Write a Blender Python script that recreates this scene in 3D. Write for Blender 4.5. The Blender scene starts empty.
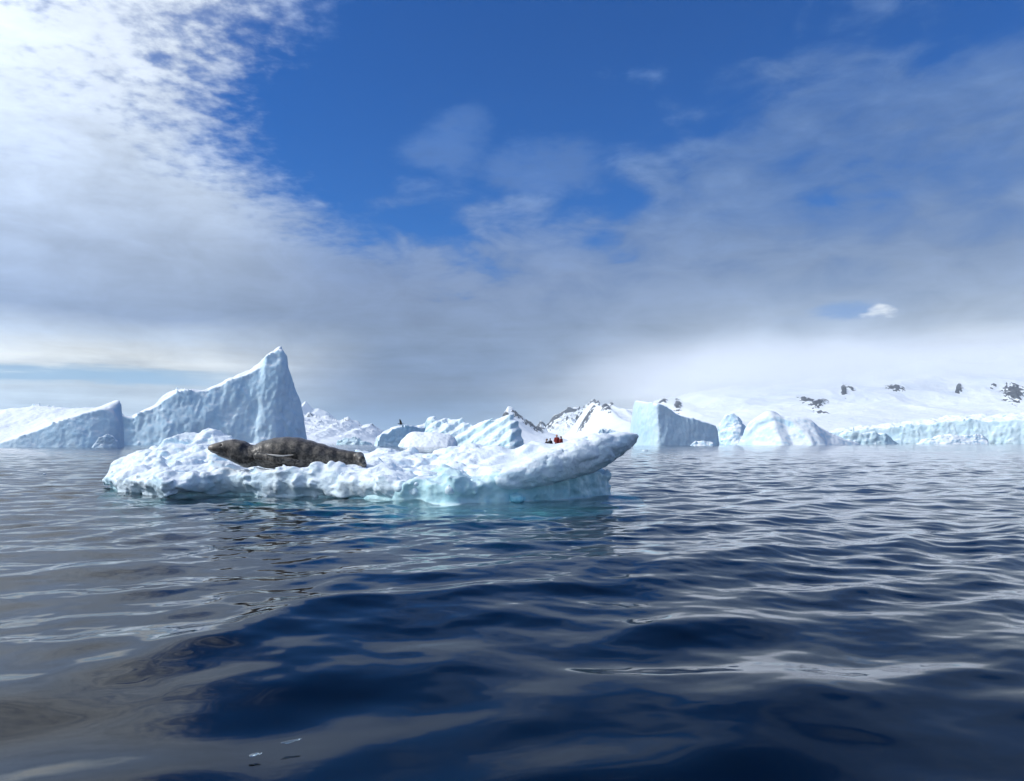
import bpy, math, random
import numpy as np
import openvdb as vdb
from math import radians, sin, cos, pi

random.seed(7)
scene = bpy.context.scene
COL = scene.collection

# ------------------------------------------------------------------ camera
CAM_H = 1.2
F_PX = 745.0
PITCH = math.atan((443.0 - 390.5) / F_PX)
cam_d = bpy.data.cameras.new('camera')
cam = bpy.data.objects.new('camera', cam_d)
COL.objects.link(cam)
cam.location = (0, 0, CAM_H)
cam.rotation_euler = (pi / 2 + PITCH, 0, 0)
cam_d.sensor_fit = 'HORIZONTAL'
cam_d.sensor_width = 36.0
cam_d.lens = 36.0 * F_PX / 1024.0
cam_d.clip_start = 0.05
cam_d.clip_end = 60000.0
scene.camera = cam

# ------------------------------------------------------------------ sun
SUN_AZ = radians(-98)       # clockwise from +Y (view direction); negative = left
SUN_EL = radians(36)
sd = bpy.data.lights.new('sun', 'SUN')
sd.energy = 2.75
sd.angle = radians(0.6)
sd.color = (1.0, 0.965, 0.91)
sun = bpy.data.objects.new('sun', sd)
COL.objects.link(sun)
to_sun = np.array([sin(SUN_AZ) * cos(SUN_EL), cos(SUN_AZ) * cos(SUN_EL), sin(SUN_EL)])
from mathutils import Vector
sun.rotation_euler = Vector(to_sun).to_track_quat('Z', 'Y').to_euler()

scene.view_settings.view_transform = 'Standard'
scene.view_settings.look = 'None'
scene.view_settings.exposure = 0.0
scene.view_settings.gamma = 1.0
scene.view_settings.use_curve_mapping = False
scene.render.engine = 'CYCLES'
scene.cycles.use_denoising = True
HAZE = 0.5 / 13000.0
scene.cycles.volume_bounces = 4
scene.cycles.volume_max_steps = 256
scene.cycles.max_bounces = 8
scene.cycles.transparent_max_bounces = 12
scene.cycles.caustics_reflective = False
scene.cycles.caustics_refractive = False


def s2l(c):
    c = np.asarray(c, float) / 255.0
    return np.where(c <= 0.04045, c / 12.92, ((c + 0.055) / 1.055) ** 2.4)


def px_dir(px, py):
    u = (px - 512.0) / F_PX
    v = (390.5 - py) / F_PX
    return np.array([u, cos(PITCH) - v * sin(PITCH), sin(PITCH) + v * cos(PITCH)])


def px_azel(px, py):
    d = px_dir(px, py)
    d = d / np.linalg.norm(d)
    return math.atan2(d[0], d[1]), math.asin(d[2])


def XZ(px, py, Y):
    """world x, z of a photo point at distance Y"""
    d = px_dir(px, py)
    return d[0] / d[1] * Y, CAM_H + d[2] / d[1] * Y


# ------------------------------------------------------------------ node expression helper
class E:
    nt = None

    def __init__(s, k): s.k = k

    @staticmethod
    def m(op, *a, clamp=False):
        n = E.nt.nodes.new('ShaderNodeMath')
        n.operation = op
        n.use_clamp = clamp
        for i, x in enumerate(a):
            if isinstance(x, E): E.nt.links.new(x.k, n.inputs[i])
            else: n.inputs[i].default_value = float(x)
        return E(n.outputs[0])

    def __add__(s, o): return E.m('ADD', s, o)
    __radd__ = __add__
    def __sub__(s, o): return E.m('SUBTRACT', s, o)
    def __rsub__(s, o): return E.m('SUBTRACT', o, s)
    def __mul__(s, o): return E.m('MULTIPLY', s, o)
    __rmul__ = __mul__
    def __truediv__(s, o): return E.m('DIVIDE', s, o)
    def clamp(s): return E.m('ADD', s, 0.0, clamp=True)
    def max(s, o): return E.m('MAXIMUM', s, o)
    def min(s, o): return E.m('MINIMUM', s, o)
    def abs(s): return E.m('ABSOLUTE', s)
    def pow(s, p): return E.m('POWER', s, p)

    def smooth(s, a, b, lo=0.0, hi=1.0):
        n = E.nt.nodes.new('ShaderNodeMapRange')
        n.interpolation_type = 'SMOOTHSTEP'
        E.nt.links.new(s.k, n.inputs[0])
        for i, v in enumerate((a, b, lo, hi)): n.inputs[i + 1].default_value = v
        return E(n.outputs[0])


def n_noise(vec, scale, detail=4, rough=0.55, dist=0.0, out='Fac'):
    n = E.nt.nodes.new('ShaderNodeTexNoise')
    n.inputs['Scale'].default_value = scale
    n.inputs['Detail'].default_value = detail
    n.inputs['Roughness'].default_value = rough
    n.inputs['Distortion'].default_value = dist
    E.nt.links.new(vec, n.inputs['Vector'])
    return E(n.outputs[out])


def n_vec(x, y, z):
    n = E.nt.nodes.new('ShaderNodeCombineXYZ')
    for i, a in enumerate((x, y, z)):
        if isinstance(a, E): E.nt.links.new(a.k, n.inputs[i])
        else: n.inputs[i].default_value = a
    return n.outputs[0]


def n_ramp(fac, stops, linear=True):
    n = E.nt.nodes.new('ShaderNodeValToRGB')
    n.color_ramp.interpolation = 'LINEAR'
    el = n.color_ramp.elements
    while len(el) < len(stops): el.new(0.5)
    for e, (p, c) in zip(el, stops):
        e.position = p
        e.color = (*c, 1)
    E.nt.links.new(fac.k, n.inputs[0])
    return n.outputs[0]


def n_mix(fac, a, b, mode='MIX'):
    n = E.nt.nodes.new('ShaderNodeMix')
    n.data_type = 'RGBA'
    n.blend_type = mode
    for sock, x in ((n.inputs[0], fac), (n.inputs[6], a), (n.inputs[7], b)):
        if isinstance(x, E): E.nt.links.new(x.k, sock)
        elif isinstance(x, bpy.types.NodeSocket): E.nt.links.new(x, sock)
        elif isinstance(x, (int, float)): sock.default_value = x
        else: sock.default_value = (*x, 1)
    return n.outputs[2]


def n_curve(fac, pts, x0, x1, y0, y1):
    """piecewise function through pts (x,y)"""
    t = (fac - x0) / (x1 - x0)
    n = E.nt.nodes.new('ShaderNodeFloatCurve')
    c = n.mapping.curves[0]
    P = sorted(((x - x0) / (x1 - x0), (y - y0) / (y1 - y0)) for x, y in pts)
    c.points[0].location = P[0]
    c.points[1].location = P[-1]
    for p in P[1:-1]: c.points.new(*p)
    n.mapping.use_clip = False
    n.mapping.update()
    E.nt.links.new(t.clamp().k, n.inputs['Value'])
    return E(n.outputs[0]) * (y1 - y0) + y0


# ------------------------------------------------------------------ sky
world = bpy.data.worlds.new('World')
scene.world = world
world.use_nodes = True
nt = world.node_tree
nt.nodes.clear()
E.nt = nt
tc = nt.nodes.new('ShaderNodeTexCoord')
sep = nt.nodes.new('ShaderNodeSeparateXYZ')
nt.links.new(tc.outputs['Generated'], sep.inputs[0])
dx, dy, dz = (E(sep.outputs[i]) for i in range(3))
az = E.m('ARCTAN2', dx, dy)
el = E.m('ARCSINE', dz)
zz = dz.max(0.0) + 0.10
P = n_vec(dx / zz, dy / zz, 0.0)                 # clouds lie in a flat layer overhead
A = n_vec(az, el * 2.2, 0.0)
A4 = n_vec(az, el * 11.0, 3.0)
w1 = n_noise(P, 1.3, 4) - 0.5
w2 = n_noise(A, 5.0, 5, 0.55) - 0.5
w3 = n_noise(A, 5.5, 6, 0.5, 0.3) - 0.5
fine = n_noise(P, 22.0, 4, 0.55) * 0.75 + n_noise(P, 6.5, 5, 0.6, 0.4) * 0.5 - 0.62
streak = n_noise(A4, 5.0, 5, 0.6) - 0.5
w4 = n_noise(A, 11.0, 6, 0.58, 0.5) - 0.5

# left bank: boundary azimuth as a function of elevation
pts = [px_azel(x, y)[::-1] for x, y in ((420, 262), (352, 252), (325, 222), (272, 190), (228, 150), (225, 110), (258, 55), (300, 5))]
pts = [(0.0, 0.3)] + sorted(pts) + [(0.8, -0.25), (1.57, -0.5)]
azb = n_curve(el, pts, 0, 1.57, -1, 1)
aL = (azb - az + w2 * 0.20 + fine * 0.22).smooth(-0.06, 0.13)
gaps = (fine * 2.2 + w2 * 1.2 + 0.86 - (el - 0.36).max(0.0) * 1.6 + (az * -1.0 - 0.42).max(0.0) * 1.2).smooth(0.15, 0.95)
hi = el.smooth(0.26, 0.46)
dL = 1.0 - hi * (1.0 - gaps) * 0.65
# right veil: boundary elevation as a function of azimuth
pts = [px_azel(x, y) for x, y in ((200, 250), (350, 252), (420, 232), (490, 210), (560, 190), (620, 158), (680, 115), (750, 80), (850, 40), (1000, 0))]
pts = [(-3.2, 0.30), (-2.0, 0.30), (-1.2, 0.35)] + pts + [(0.8, 0.62), (1.2, 0.45), (1.8, 0.30), (3.2, 0.30)]
elb = n_curve(az, pts, -3.2, 3.2, -1, 1)
aR = (elb - el + w3 * 0.50 + w2 * 0.12 + w4 * 0.22 + fine * 0.035).smooth(-0.04, 0.09)
dR = (el.smooth(0.16, 0.44, 1.0, 0.60) + (w3 * 1.2 + w4 * 1.1) * el.smooth(0.12, 0.3)).clamp()
wb1 = (((az + 0.085) / 0.055).pow(2.0) + ((el - 0.385) / 0.040).pow(2.0) + w3 * 5.0 + fine * 2.2).smooth(-0.2, 1.8, 1.0, 0.0)
wb2 = (((az - 0.035) / 0.085).pow(2.0) + ((el - 0.365) / 0.034).pow(2.0) + w3 * 5.0 + fine * 2.2).smooth(-0.2, 1.8, 1.0, 0.0)
wisp = wb1.max(wb2) * 0.5
cov = 1.0 - (1.0 - (aL * dL).clamp()) * (1.0 - (aR * dR).clamp()) * (1.0 - wisp)
# blue strip low on the left and bluish gap in the middle
strip = ((el - 0.076 + streak * 0.045 + w2 * 0.02).abs()).smooth(0.003, 0.015, 1.0, 0.0) * az.smooth(-0.46, -0.30, 1.0, 0.0)
gapm = ((az + 0.0).abs()).smooth(0.05, 0.24, 1.0, 0.0) * el.smooth(0.02, 0.07, 1.0, 0.0)
peak = (((az - 0.464) / 0.026).abs().pow(2.0) + ((el - 0.160 + ((az - 0.462) * 0.2).abs()) / 0.0085).pow(2.0) + n_noise(A, 42.0, 5, 0.6) * 2.4 - 1.0 + streak * 1.0).smooth(0.0, 1.2, 1.0, 0.0)
hole_r = (((az - 0.43).abs() / 0.05).pow(2.0) + ((el - 0.161).abs() / 0.013).pow(2.0) + w2 * 3.0 + fine * 1.5).smooth(0.0, 1.5, 1.0, 0.0)
low = n_mix(strip * 0.85, (0.5, 0.5, 0.5), tuple(s2l((140, 190, 228))))

# colour of the clouds by elevation, three azimuths
def stops(lst):
    return [(e_ / 0.62, tuple(s2l(c))) for e_, c in lst]
elw = (el + w2 * 0.05 + streak * 0.02) / 0.62
cl_L = n_ramp(elw.clamp(), stops([(0.0, (176, 202, 228)), (0.055, (200, 216, 230)), (0.10, (228, 234, 236)), (0.13, (188, 203, 222)), (0.16, (140, 160, 192)),
                                  (0.24, (172, 190, 218)), (0.32, (198, 214, 237)), (0.42, (222, 234, 250)), (0.60, (230, 240, 252))]))
cl_C = n_ramp(elw.clamp(), stops([(0.0, (170, 190, 214)), (0.025, (140, 170, 206)), (0.045, (118, 146, 182)), (0.065, (108, 126, 156)), (0.10, (116, 138, 172)), (0.14, (122, 142, 174)),
                                  (0.20, (126, 147, 184)), (0.28, (112, 140, 188)), (0.40, (98, 138, 200)), (0.60, (98, 140, 208))]))
cl_R = n_ramp(elw.clamp(), stops([(0.0, (232, 239, 245)), (0.075, (232, 239, 245)), (0.105, (214, 224, 235)), (0.135, (180, 195, 215)), (0.175, (146, 165, 194)),
                                  (0.22, (122, 144, 180)), (0.30, (100, 130, 178)), (0.42, (90, 124, 178)), (0.60, (84, 121, 182))]))
mLC = (az + w2 * 0.15).smooth(-0.42, -0.16)
mCR = (az + w2 * 0.12 + (0.13 - el).max(0.0) * 1.1).smooth(-0.02, 0.36)
cc = n_mix(mCR, n_mix(mLC, cl_L, cl_C), cl_R)
shade = 1.0 + w2 * 0.30 + w3 * 0.22 + fine * (el.smooth(0.2, 0.4) * el.smooth(0.5, 0.75, 1.0, 0.0) * 0.30 + 0.06) + streak * el.smooth(0.06, 0.20, 0.9, 0.10) + w4 * el.smooth(0.30, 0.50, 0.62, 0.15)
n = nt.nodes.new('ShaderNodeVectorMath'); n.operation = 'SCALE'
nt.links.new(cc, n.inputs[0]); nt.links.new(shade.k, n.inputs['Scale'])
cc = n.outputs[0]
# clouds brighter sunward; added brightness in unseen sky: right for glints, behind for fill
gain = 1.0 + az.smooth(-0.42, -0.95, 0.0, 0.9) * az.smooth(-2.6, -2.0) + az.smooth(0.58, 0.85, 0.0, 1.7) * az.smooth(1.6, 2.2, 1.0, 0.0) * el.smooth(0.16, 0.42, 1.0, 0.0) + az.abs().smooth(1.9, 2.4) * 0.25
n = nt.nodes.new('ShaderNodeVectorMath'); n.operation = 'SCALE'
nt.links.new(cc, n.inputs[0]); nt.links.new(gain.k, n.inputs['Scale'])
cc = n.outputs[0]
cc = n_mix(strip * 0.8, cc, tuple(s2l((142, 190, 228))))
cc = n_mix(hole_r * 0.75, cc, tuple(s2l((112, 152, 208))))
cc = n_mix(peak * 0.9, cc, tuple(s2l((236, 243, 250))))
# clear sky
sky = nt.nodes.new('ShaderNodeTexSky')
sky.sky_type = 'NISHITA'
sky.sun_disc = False
sky.sun_elevation = SUN_EL
sky.sun_rotation = SUN_AZ
sky.altitude = 0
sky.air_density = 1.0
sky.dust_density = 0.2
sky.ozone_density = 3.0
bg_sky = nt.nodes.new('ShaderNodeBackground')
bg_sky.inputs[1].default_value = 0.085
sat = nt.nodes.new('ShaderNodeHueSaturation')
sat.inputs['Saturation'].default_value = 1.15
sat.inputs['Value'].default_value = 0.90
nt.links.new(sky.outputs[0], sat.inputs['Color'])
nt.links.new(n_mix(1.0, sat.outputs[0], (0.09, 0.78, 1.55), 'MULTIPLY'), bg_sky.inputs[0])
bg_cl = nt.nodes.new('ShaderNodeBackground')
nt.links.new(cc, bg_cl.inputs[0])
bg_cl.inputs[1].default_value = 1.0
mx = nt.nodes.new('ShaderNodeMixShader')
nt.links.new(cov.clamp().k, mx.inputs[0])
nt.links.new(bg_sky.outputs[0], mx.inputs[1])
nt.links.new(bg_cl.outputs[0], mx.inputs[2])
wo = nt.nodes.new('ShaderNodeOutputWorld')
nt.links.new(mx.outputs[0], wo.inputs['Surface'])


# ------------------------------------------------------------------ numpy noise
def _hash(ix, iy, iz, seed):
    h = (ix.astype(np.uint32) * np.uint32(374761393) + iy.astype(np.uint32) * np.uint32(668265263)
         + iz.astype(np.uint32) * np.uint32(2147483647) + np.uint32((seed * 974634777 + 12345) & 0xffffffff))
    h = (h ^ (h >> np.uint32(13))) * np.uint32(1274126177)
    h = (h ^ (h >> np.uint32(16))) * np.uint32(2246822519)
    return h ^ (h >> np.uint32(15))


_G = np.array([(1, 1, 0), (-1, 1, 0), (1, -1, 0), (-1, -1, 0), (1, 0, 1), (-1, 0, 1), (1, 0, -1), (-1, 0, -1),
               (0, 1, 1), (0, -1, 1), (0, 1, -1), (0, -1, -1), (1, 1, 0), (-1, 1, 0), (0, -1, 1), (0, -1, -1)], np.float32)


def perlin(x, y, z, seed=0):
    x = np.asarray(x, np.float32); y = np.asarray(y, np.float32); z = np.asarray(z, np.float32)
    x, y, z = np.broadcast_arrays(x, y, z)
    fx, fy, fz = np.floor(x), np.floor(y), np.floor(z)
    ix, iy, iz = (f.astype(np.int64) for f in (fx, fy, fz))
    x = x - fx; y = y - fy; z = z - fz
    u = x * x * x * (x * (x * 6 - 15) + 10)
    v = y * y * y * (y * (y * 6 - 15) + 10)
    w = z * z * z * (z * (z * 6 - 15) + 10)

    def g(a, b, c):
        h = _hash(ix + a, iy + b, iz + c, seed) & np.uint32(15)
        gr = _G[h]
        return gr[..., 0] * (x - a) + gr[..., 1] * (y - b) + gr[..., 2] * (z - c)
    r0 = g(0, 0, 0); r0 += u * (g(1, 0, 0) - r0)
    r1 = g(0, 1, 0); r1 += u * (g(1, 1, 0) - r1)
    r0 += v * (r1 - r0)
    r2 = g(0, 0, 1); r2 += u * (g(1, 0, 1) - r2)
    r3 = g(0, 1, 1); r3 += u * (g(1, 1, 1) - r3)
    r2 += v * (r3 - r2)
    return r0 + w * (r2 - r0)


def fbm(x, y, z, seed=0, oct=4, gain=0.5, lac=2.03):
    s = 0; a = 1.0; f = 1.0
    for i in range(oct):
        s = s + a * perlin(x * f + 17.3 * i, y * f - 9.1 * i, z * f + 4.7 * i, seed + i)
        a *= gain; f *= lac
    return s


def ridged(x, y, z, seed=0, oct=4, gain=0.5, lac=2.03):
    s = 0; a = 1.0; f = 1.0
    for i in range(oct):
        s = s + a * (1 - 2.2 * np.abs(perlin(x * f + 11.3 * i, y * f + 5.1 * i, z * f - 3.7 * i, seed + i)))
        a *= gain; f *= lac
    return s


def billow(x, y, z, seed=0, oct=2, gain=0.5, lac=2.1):
    s = 0; a = 1.0; f = 1.0
    for i in range(oct):
        s = s + a * (np.abs(perlin(x * f + 3.3 * i, y * f + 7.7 * i, z * f - 5.2 * i, seed + i)) * 2.2 - 0.5)
        a *= gain; f *= lac
    return s


def sstep(a, b, x):
    t = np.clip((x - a) / (b - a), 0, 1)
    return t * t * (3 - 2 * t)


def facets(x, y, seed=0, tilt=1.0, jit=0.85):
    """chunky broken relief: every irregular cell is a tilted flat facet at its own height"""
    ix, iy = np.floor(x).astype(np.int64), np.floor(y).astype(np.int64)
    best = np.full(x.shape, 1e9); val = np.zeros(x.shape); sec = np.full(x.shape, 1e9)

    def h01(a, b, k): return (_hash(a, b, np.full(a.shape, k), seed) & np.uint32(0xffff)).astype(float) / 65535.0
    for i in (-1, 0, 1):
        for j in (-1, 0, 1):
            cx, cy = ix + i, iy + j
            px_ = cx + 0.5 + (h01(cx, cy, 1) - 0.5) * jit; py_ = cy + 0.5 + (h01(cx, cy, 2) - 0.5) * jit
            d = np.hypot(x - px_, y - py_)
            v = (h01(cx, cy, 3) - 0.5) + tilt * ((x - px_) * (h01(cx, cy, 4) - 0.5) + (y - py_) * (h01(cx, cy, 5) - 0.5)) * 2
            nb = d < best
            sec = np.where(nb, best, np.minimum(sec, d))
            val = np.where(nb, v, val); best = np.where(nb, d, best)
    return val - 0.55 * np.exp(-((sec - best) / 0.10) ** 2)


def smin(a, b, k):
    h = np.clip(0.5 + 0.5 * (b - a) / k, 0, 1)
    return b * (1 - h) + a * h - k * h * (1 - h)


def smax(a, b, k): return -smin(-a, -b, k)


# ------------------------------------------------------------------ object helpers
def tag(o, label=None, cat=None, group=None, kind=None):
    if label: o['label'] = label
    if cat: o['category'] = cat
    if group: o['group'] = group
    if kind: o['kind'] = kind
    return o


def mesh_np(name, verts, quads, mat=None, parent=None, smooth=True):
    me = bpy.data.meshes.new(name)
    verts = np.ascontiguousarray(verts, np.float32); quads = np.ascontiguousarray(quads, np.int32)
    k = quads.shape[1]
    me.vertices.add(len(verts)); me.vertices.foreach_set('co', verts.ravel())
    me.loops.add(quads.size); me.loops.foreach_set('vertex_index', quads.ravel())
    me.polygons.add(len(quads))
    me.polygons.foreach_set('loop_start', np.arange(len(quads), dtype=np.int32) * k)
    me.polygons.foreach_set('loop_total', np.full(len(quads), k, np.int32))
    me.polygons.foreach_set('use_smooth', np.full(len(quads), smooth))
    me.update(calc_edges=True); me.validate()
    if mat: me.materials.append(mat)
    o = bpy.data.objects.new(name, me)
    COL.objects.link(o)
    if parent: o.parent = parent
    return o


def iso(name, f, lo, res, mat, parent=None, origin=None):
    """closed surface f=0 (f<0 inside) of a sampled field"""
    f = f.astype(np.float32).copy()
    big = np.float32(res)
    f[0] = np.maximum(f[0], big); f[-1] = np.maximum(f[-1], big)
    f[:, 0] = np.maximum(f[:, 0], big); f[:, -1] = np.maximum(f[:, -1], big)
    f[:, :, 0] = np.maximum(f[:, :, 0], big); f[:, :, -1] = np.maximum(f[:, :, -1], big)
    g = vdb.FloatGrid(1e3)
    g.copyFromArray(f)
    p, q = g.convertToQuads(0.0)
    p = p * res + np.asarray(lo)
    a, b, c = p[q[:, 0]], p[q[:, 1]], p[q[:, 2]]
    d = p[q[:, 3]]
    ctr = p.mean(0)
    vol = np.einsum('ij,ij->i', a - ctr, np.cross(b - ctr, c - ctr)).sum() + np.einsum('ij,ij->i', a - ctr, np.cross(c - ctr, d - ctr)).sum()
    if vol < 0: q = q[:, ::-1]
    o = mesh_np(name, p if origin is None else p - np.asarray(origin), q, mat, parent)
    if origin is not None and parent is None: o.location = origin
    return o


def grid3(lo, hi, res):
    ax = [np.arange(l, h + res, res, dtype=np.float32) for l, h in zip(lo, hi)]
    return np.meshgrid(*ax, indexing='ij')


# ------------------------------------------------------------------ materials
def mat_new(name):
    m = bpy.data.materials.new(name)
    m.use_nodes = True
    E.nt = m.node_tree
    b = m.node_tree.nodes['Principled BSDF']
    return m, b, m.node_tree


def n_geo(nt, what): 
    g = nt.nodes.new('ShaderNodeNewGeometry')
    return g.outputs[what]


def bump(nt, b, h, strength, dist):
    n = nt.nodes.new('ShaderNodeBump')
    n.inputs['Strength'].default_value = strength
    n.inputs['Distance'].default_value = dist
    nt.links.new(h.k, n.inputs['Height'])
    nt.links.new(n.outputs[0], b.inputs['Normal'])


def set_in(nt, sock, v):
    if isinstance(v, E): nt.links.new(v.k, sock)
    elif isinstance(v, bpy.types.NodeSocket): nt.links.new(v, sock)
    elif isinstance(v, (int, float)): sock.default_value = v
    else: sock.default_value = (*v, 1)


def ice_mat(name, c_snow, c_ice, c_blue, scale, bumpd, rough=0.55, sss=0.0, snow_lo=0.35, snow_hi=0.75):
    m, b, nt = mat_new(name)
    pos = n_geo(nt, 'Position')
    sp = nt.nodes.new('ShaderNodeSeparateXYZ'); nt.links.new(n_geo(nt, 'Normal'), sp.inputs[0])
    nz = E(sp.outputs[2])
    big = n_noise(pos, 0.35 / scale, 5, 0.6, 0.6)
    sm = n_noise(pos, 3.0 / scale, 6, 0.65)
    ice = n_mix(big.smooth(0.42, 0.66), c_ice, c_blue)
    ice = n_mix(sm.smooth(0.35, 0.75) * 0.35, ice, c_snow)
    snow_f = (nz + (sm - 0.5) * 0.5).smooth(snow_lo, snow_hi)
    set_in(nt, b.inputs['Base Color'], n_mix(snow_f, ice, c_snow))
    set_in(nt, b.inputs['Roughness'], sm.smooth(0.3, 0.7, rough - 0.12, rough + 0.15))
    b.inputs['IOR'].default_value = 1.31
    if sss:
        b.inputs['Subsurface Weight'].default_value = 0.5
        b.inputs['Subsurface Radius'].default_value = (0.35, 0.7, 1.0)
        b.inputs['Subsurface Scale'].default_value = sss
    h = n_noise(pos, 2.0 / scale, 8, 0.62) + n_noise(pos, 16.0 / scale, 4, 0.6) * 0.25
    bump(nt, b, h, 0.5, bumpd)
    return m


M_SNOW = ice_mat('floe_snow', (0.81, 0.88, 0.935), (0.68, 0.82, 0.91), (0.54, 0.75, 0.87), 0.8, 0.08, 0.5, snow_lo=0.25, snow_hi=0.8)
M_FOOT = ice_mat('floe_foot_ice', (0.62, 0.80, 0.84), (0.47, 0.72, 0.78), (0.33, 0.64, 0.72), 0.7, 0.05, 0.35)
M_BERG = ice_mat('berg_ice', (0.84, 0.89, 0.93), (0.58, 0.77, 0.90), (0.48, 0.71, 0.88), 9.0, 0.45)
M_BLUEBERG = ice_mat('blue_berg_ice', (0.82, 0.89, 0.93), (0.62, 0.81, 0.89), (0.42, 0.70, 0.82), 9.0, 0.5, snow_lo=0.45, snow_hi=0.85)
M_GLACIER = ice_mat('glacier_ice', (0.83, 0.89, 0.93), (0.50, 0.67, 0.77), (0.36, 0.56, 0.69), 40.0, 3.0, snow_lo=0.5, snow_hi=0.85)
M_CLEAR, b, nt = mat_new('clear_ice')
b.inputs['Base Color'].default_value = (0.75, 0.88, 0.92, 1)
b.inputs['Transmission Weight'].default_value = 0.85
b.inputs['IOR'].default_value = 1.31
b.inputs['Roughness'].default_value = 0.12


def mountain_mat(name, scale):
    m, b, nt = mat_new(name)
    at = nt.nodes.new('ShaderNodeAttribute'); at.attribute_name = 'rock'
    pos = n_geo(nt, 'Position')
    f = E(at.outputs['Fac'])
    n1 = n_noise(pos, 0.02 / scale, 8, 0.7)
    rk = n_mix(n1.smooth(0.35, 0.65), (0.035, 0.04, 0.05), (0.11, 0.115, 0.13))
    sn = n_mix(n_noise(pos, 0.006 / scale, 6, 0.65).smooth(0.35, 0.65), (0.80, 0.85, 0.90), (0.87, 0.90, 0.93))
    set_in(nt, b.inputs['Base Color'], n_mix((f + (n1 - 0.5) * 1.7).smooth(0.44, 0.56), sn, rk))
    b.inputs['Roughness'].default_value = 0.75
    bump(nt, b, n1, 0.6, 18.0 * scale)
    return m


M_MTN = mountain_mat('mountain_snow_rock', 1.0)

# ------------------------------------------------------------------ water
m, b, nt = mat_new('water_surface')
M_WATER = m
nt.nodes.remove(b)
pos = n_geo(nt, 'Position')
at = nt.nodes.new('ShaderNodeAttribute'); at.attribute_name = 'ripple'
rip = E(at.outputs['Fac'])
sc = nt.nodes.new('ShaderNodeVectorMath'); sc.operation = 'MULTIPLY'
sc.inputs[1].default_value = (1.0, 1.25, 1.0)
nt.links.new(pos, sc.inputs[0])
hh = n_noise(sc.outputs[0], 1.6, 4, 0.55) + n_noise(sc.outputs[0], 8.0, 3, 0.5) * 0.16
bm = nt.nodes.new('ShaderNodeBump')
bm.inputs['Distance'].default_value = 0.16
nt.links.new(rip.k, bm.inputs['Strength'])
nt.links.new(hh.k, bm.inputs['Height'])
fr = nt.nodes.new('ShaderNodeFresnel'); fr.inputs['IOR'].default_value = 1.333
nt.links.new(bm.outputs[0], fr.inputs['Normal'])
gl = nt.nodes.new('ShaderNodeBsdfGlossy'); gl.inputs['Roughness'].default_value = 0.02
gl.inputs['Color'].default_value = (1, 1, 1, 1)
nt.links.new(bm.outputs[0], gl.inputs['Normal'])
tr = nt.nodes.new('ShaderNodeBsdfTransparent'); tr.inputs[0].default_value = (0.93, 0.98, 0.99, 1)
ms = nt.nodes.new('ShaderNodeMixShader')
nt.links.new(fr.outputs[0], ms.inputs[0]); nt.links.new(tr.outputs[0], ms.inputs[1]); nt.links.new(gl.outputs[0], ms.inputs[2])
nt.links.new(ms.outputs[0], nt.nodes['Material Output'].inputs['Surface'])
va = nt.nodes.new('ShaderNodeVolumeAbsorption')
va.inputs['Color'].default_value = (0.06, 0.70, 0.74, 1)
va.inputs['Density'].default_value = 0.9
nt.links.new(va.outputs[0], nt.nodes['Material Output'].inputs['Volume'])
m, b, nt = mat_new('seabed_deep')
M_SEABED = m
b.inputs['Base Color'].default_value = (0.05, 0.16, 0.38, 1)
b.inputs['Roughness'].default_value = 0.9
b.inputs['Specular IOR Level'].default_value = 0.0

rng = np.random.default_rng(11)
r = [0.6]
while r[-1] < 400: r.append(r[-1] + max(0.005, 0.0042 * r[-1]))
while r[-1] < 11000: r.append(r[-1] * 1.025)
r = np.array(r)
a = np.concatenate([np.linspace(-pi, -0.75, 60, endpoint=False), np.linspace(-0.75, 0.75, 520), np.linspace(0.75, pi, 60)[1:]])
R, T = np.meshgrid(r, a, indexing='ij')
WX = (R * np.sin(T)).astype(np.float32); WY = (R * np.cos(T)).astype(np.float32)
H = np.zeros_like(WX); DX = np.zeros_like(WX); DY = np.zeros_like(WX)
dr = np.gradient(r)
sp_r = np.maximum(dr, r * 0.0029)[:, None]
# patchiness of the small ripples: calm slicks and ruffled areas
patch = 0.55 + 0.9 * fbm(WX * 0.05, WY * 0.09, 0.3, 91, 3)
patch = np.clip(patch + 0.50 * sstep(6, 22, R) - 0.30 * sstep(6, 3, R), 0.08, 1.3).astype(np.float32)
NW = 150
main = radians(-42)                       # travelling towards the right and the viewer
for i in range(NW):
    q = i / (NW - 1)
    lam = 9.0 * (0.12 / 9.0) ** q * rng.uniform(0.9, 1.1)
    spread = 0.22 + 0.40 * q
    th = (main if rng.random() < (0.82 if lam > 0.65 else 0.4) else radians(-84)) + rng.normal(0, spread)
    slope = 0.0145 * (1.0 if lam > 0.6 else (lam / 0.6) ** 0.50) * (1.45 if 0.65 < lam < 1.5 else 1.0) * (1.0 if lam < 1.1 else (1.1 / lam) ** 0.8)
    k = 2 * pi / lam
    amp = slope / k
    att = sstep(2.0, 4.5, lam / sp_r).astype(np.float32)
    ph = k * (cos(th) * WX + sin(th) * WY) + rng.uniform(0, 2 * pi)
    # long-crested groups: envelope
    env = 1.0 if lam > 1.0 else (0.45 + 0.55 * patch if lam > 0.45 else patch)
    c_, s_ = np.cos(ph), np.sin(ph)
    H += amp * att * env * c_
    DX -= 0.7 * amp * att * env * cos(th) * s_
    DY -= 0.7 * amp * att * env * sin(th) * s_
ripple = np.clip(0.03 + 0.22 * sstep(14, 120, R), 0, 0.6) * np.clip(patch, 0.4, 1.2)
V = np.stack([WX + DX, WY + DY, H], -1).reshape(-1, 3)
nr, na = R.shape
ii = np.arange(nr * na).reshape(nr, na)
Q = np.stack([ii[:-1, :-1], ii[:-1, 1:], ii[1:, 1:], ii[1:, :-1]], -1).reshape(-1, 4)
water = mesh_np('water', V, Q, M_WATER)
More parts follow.
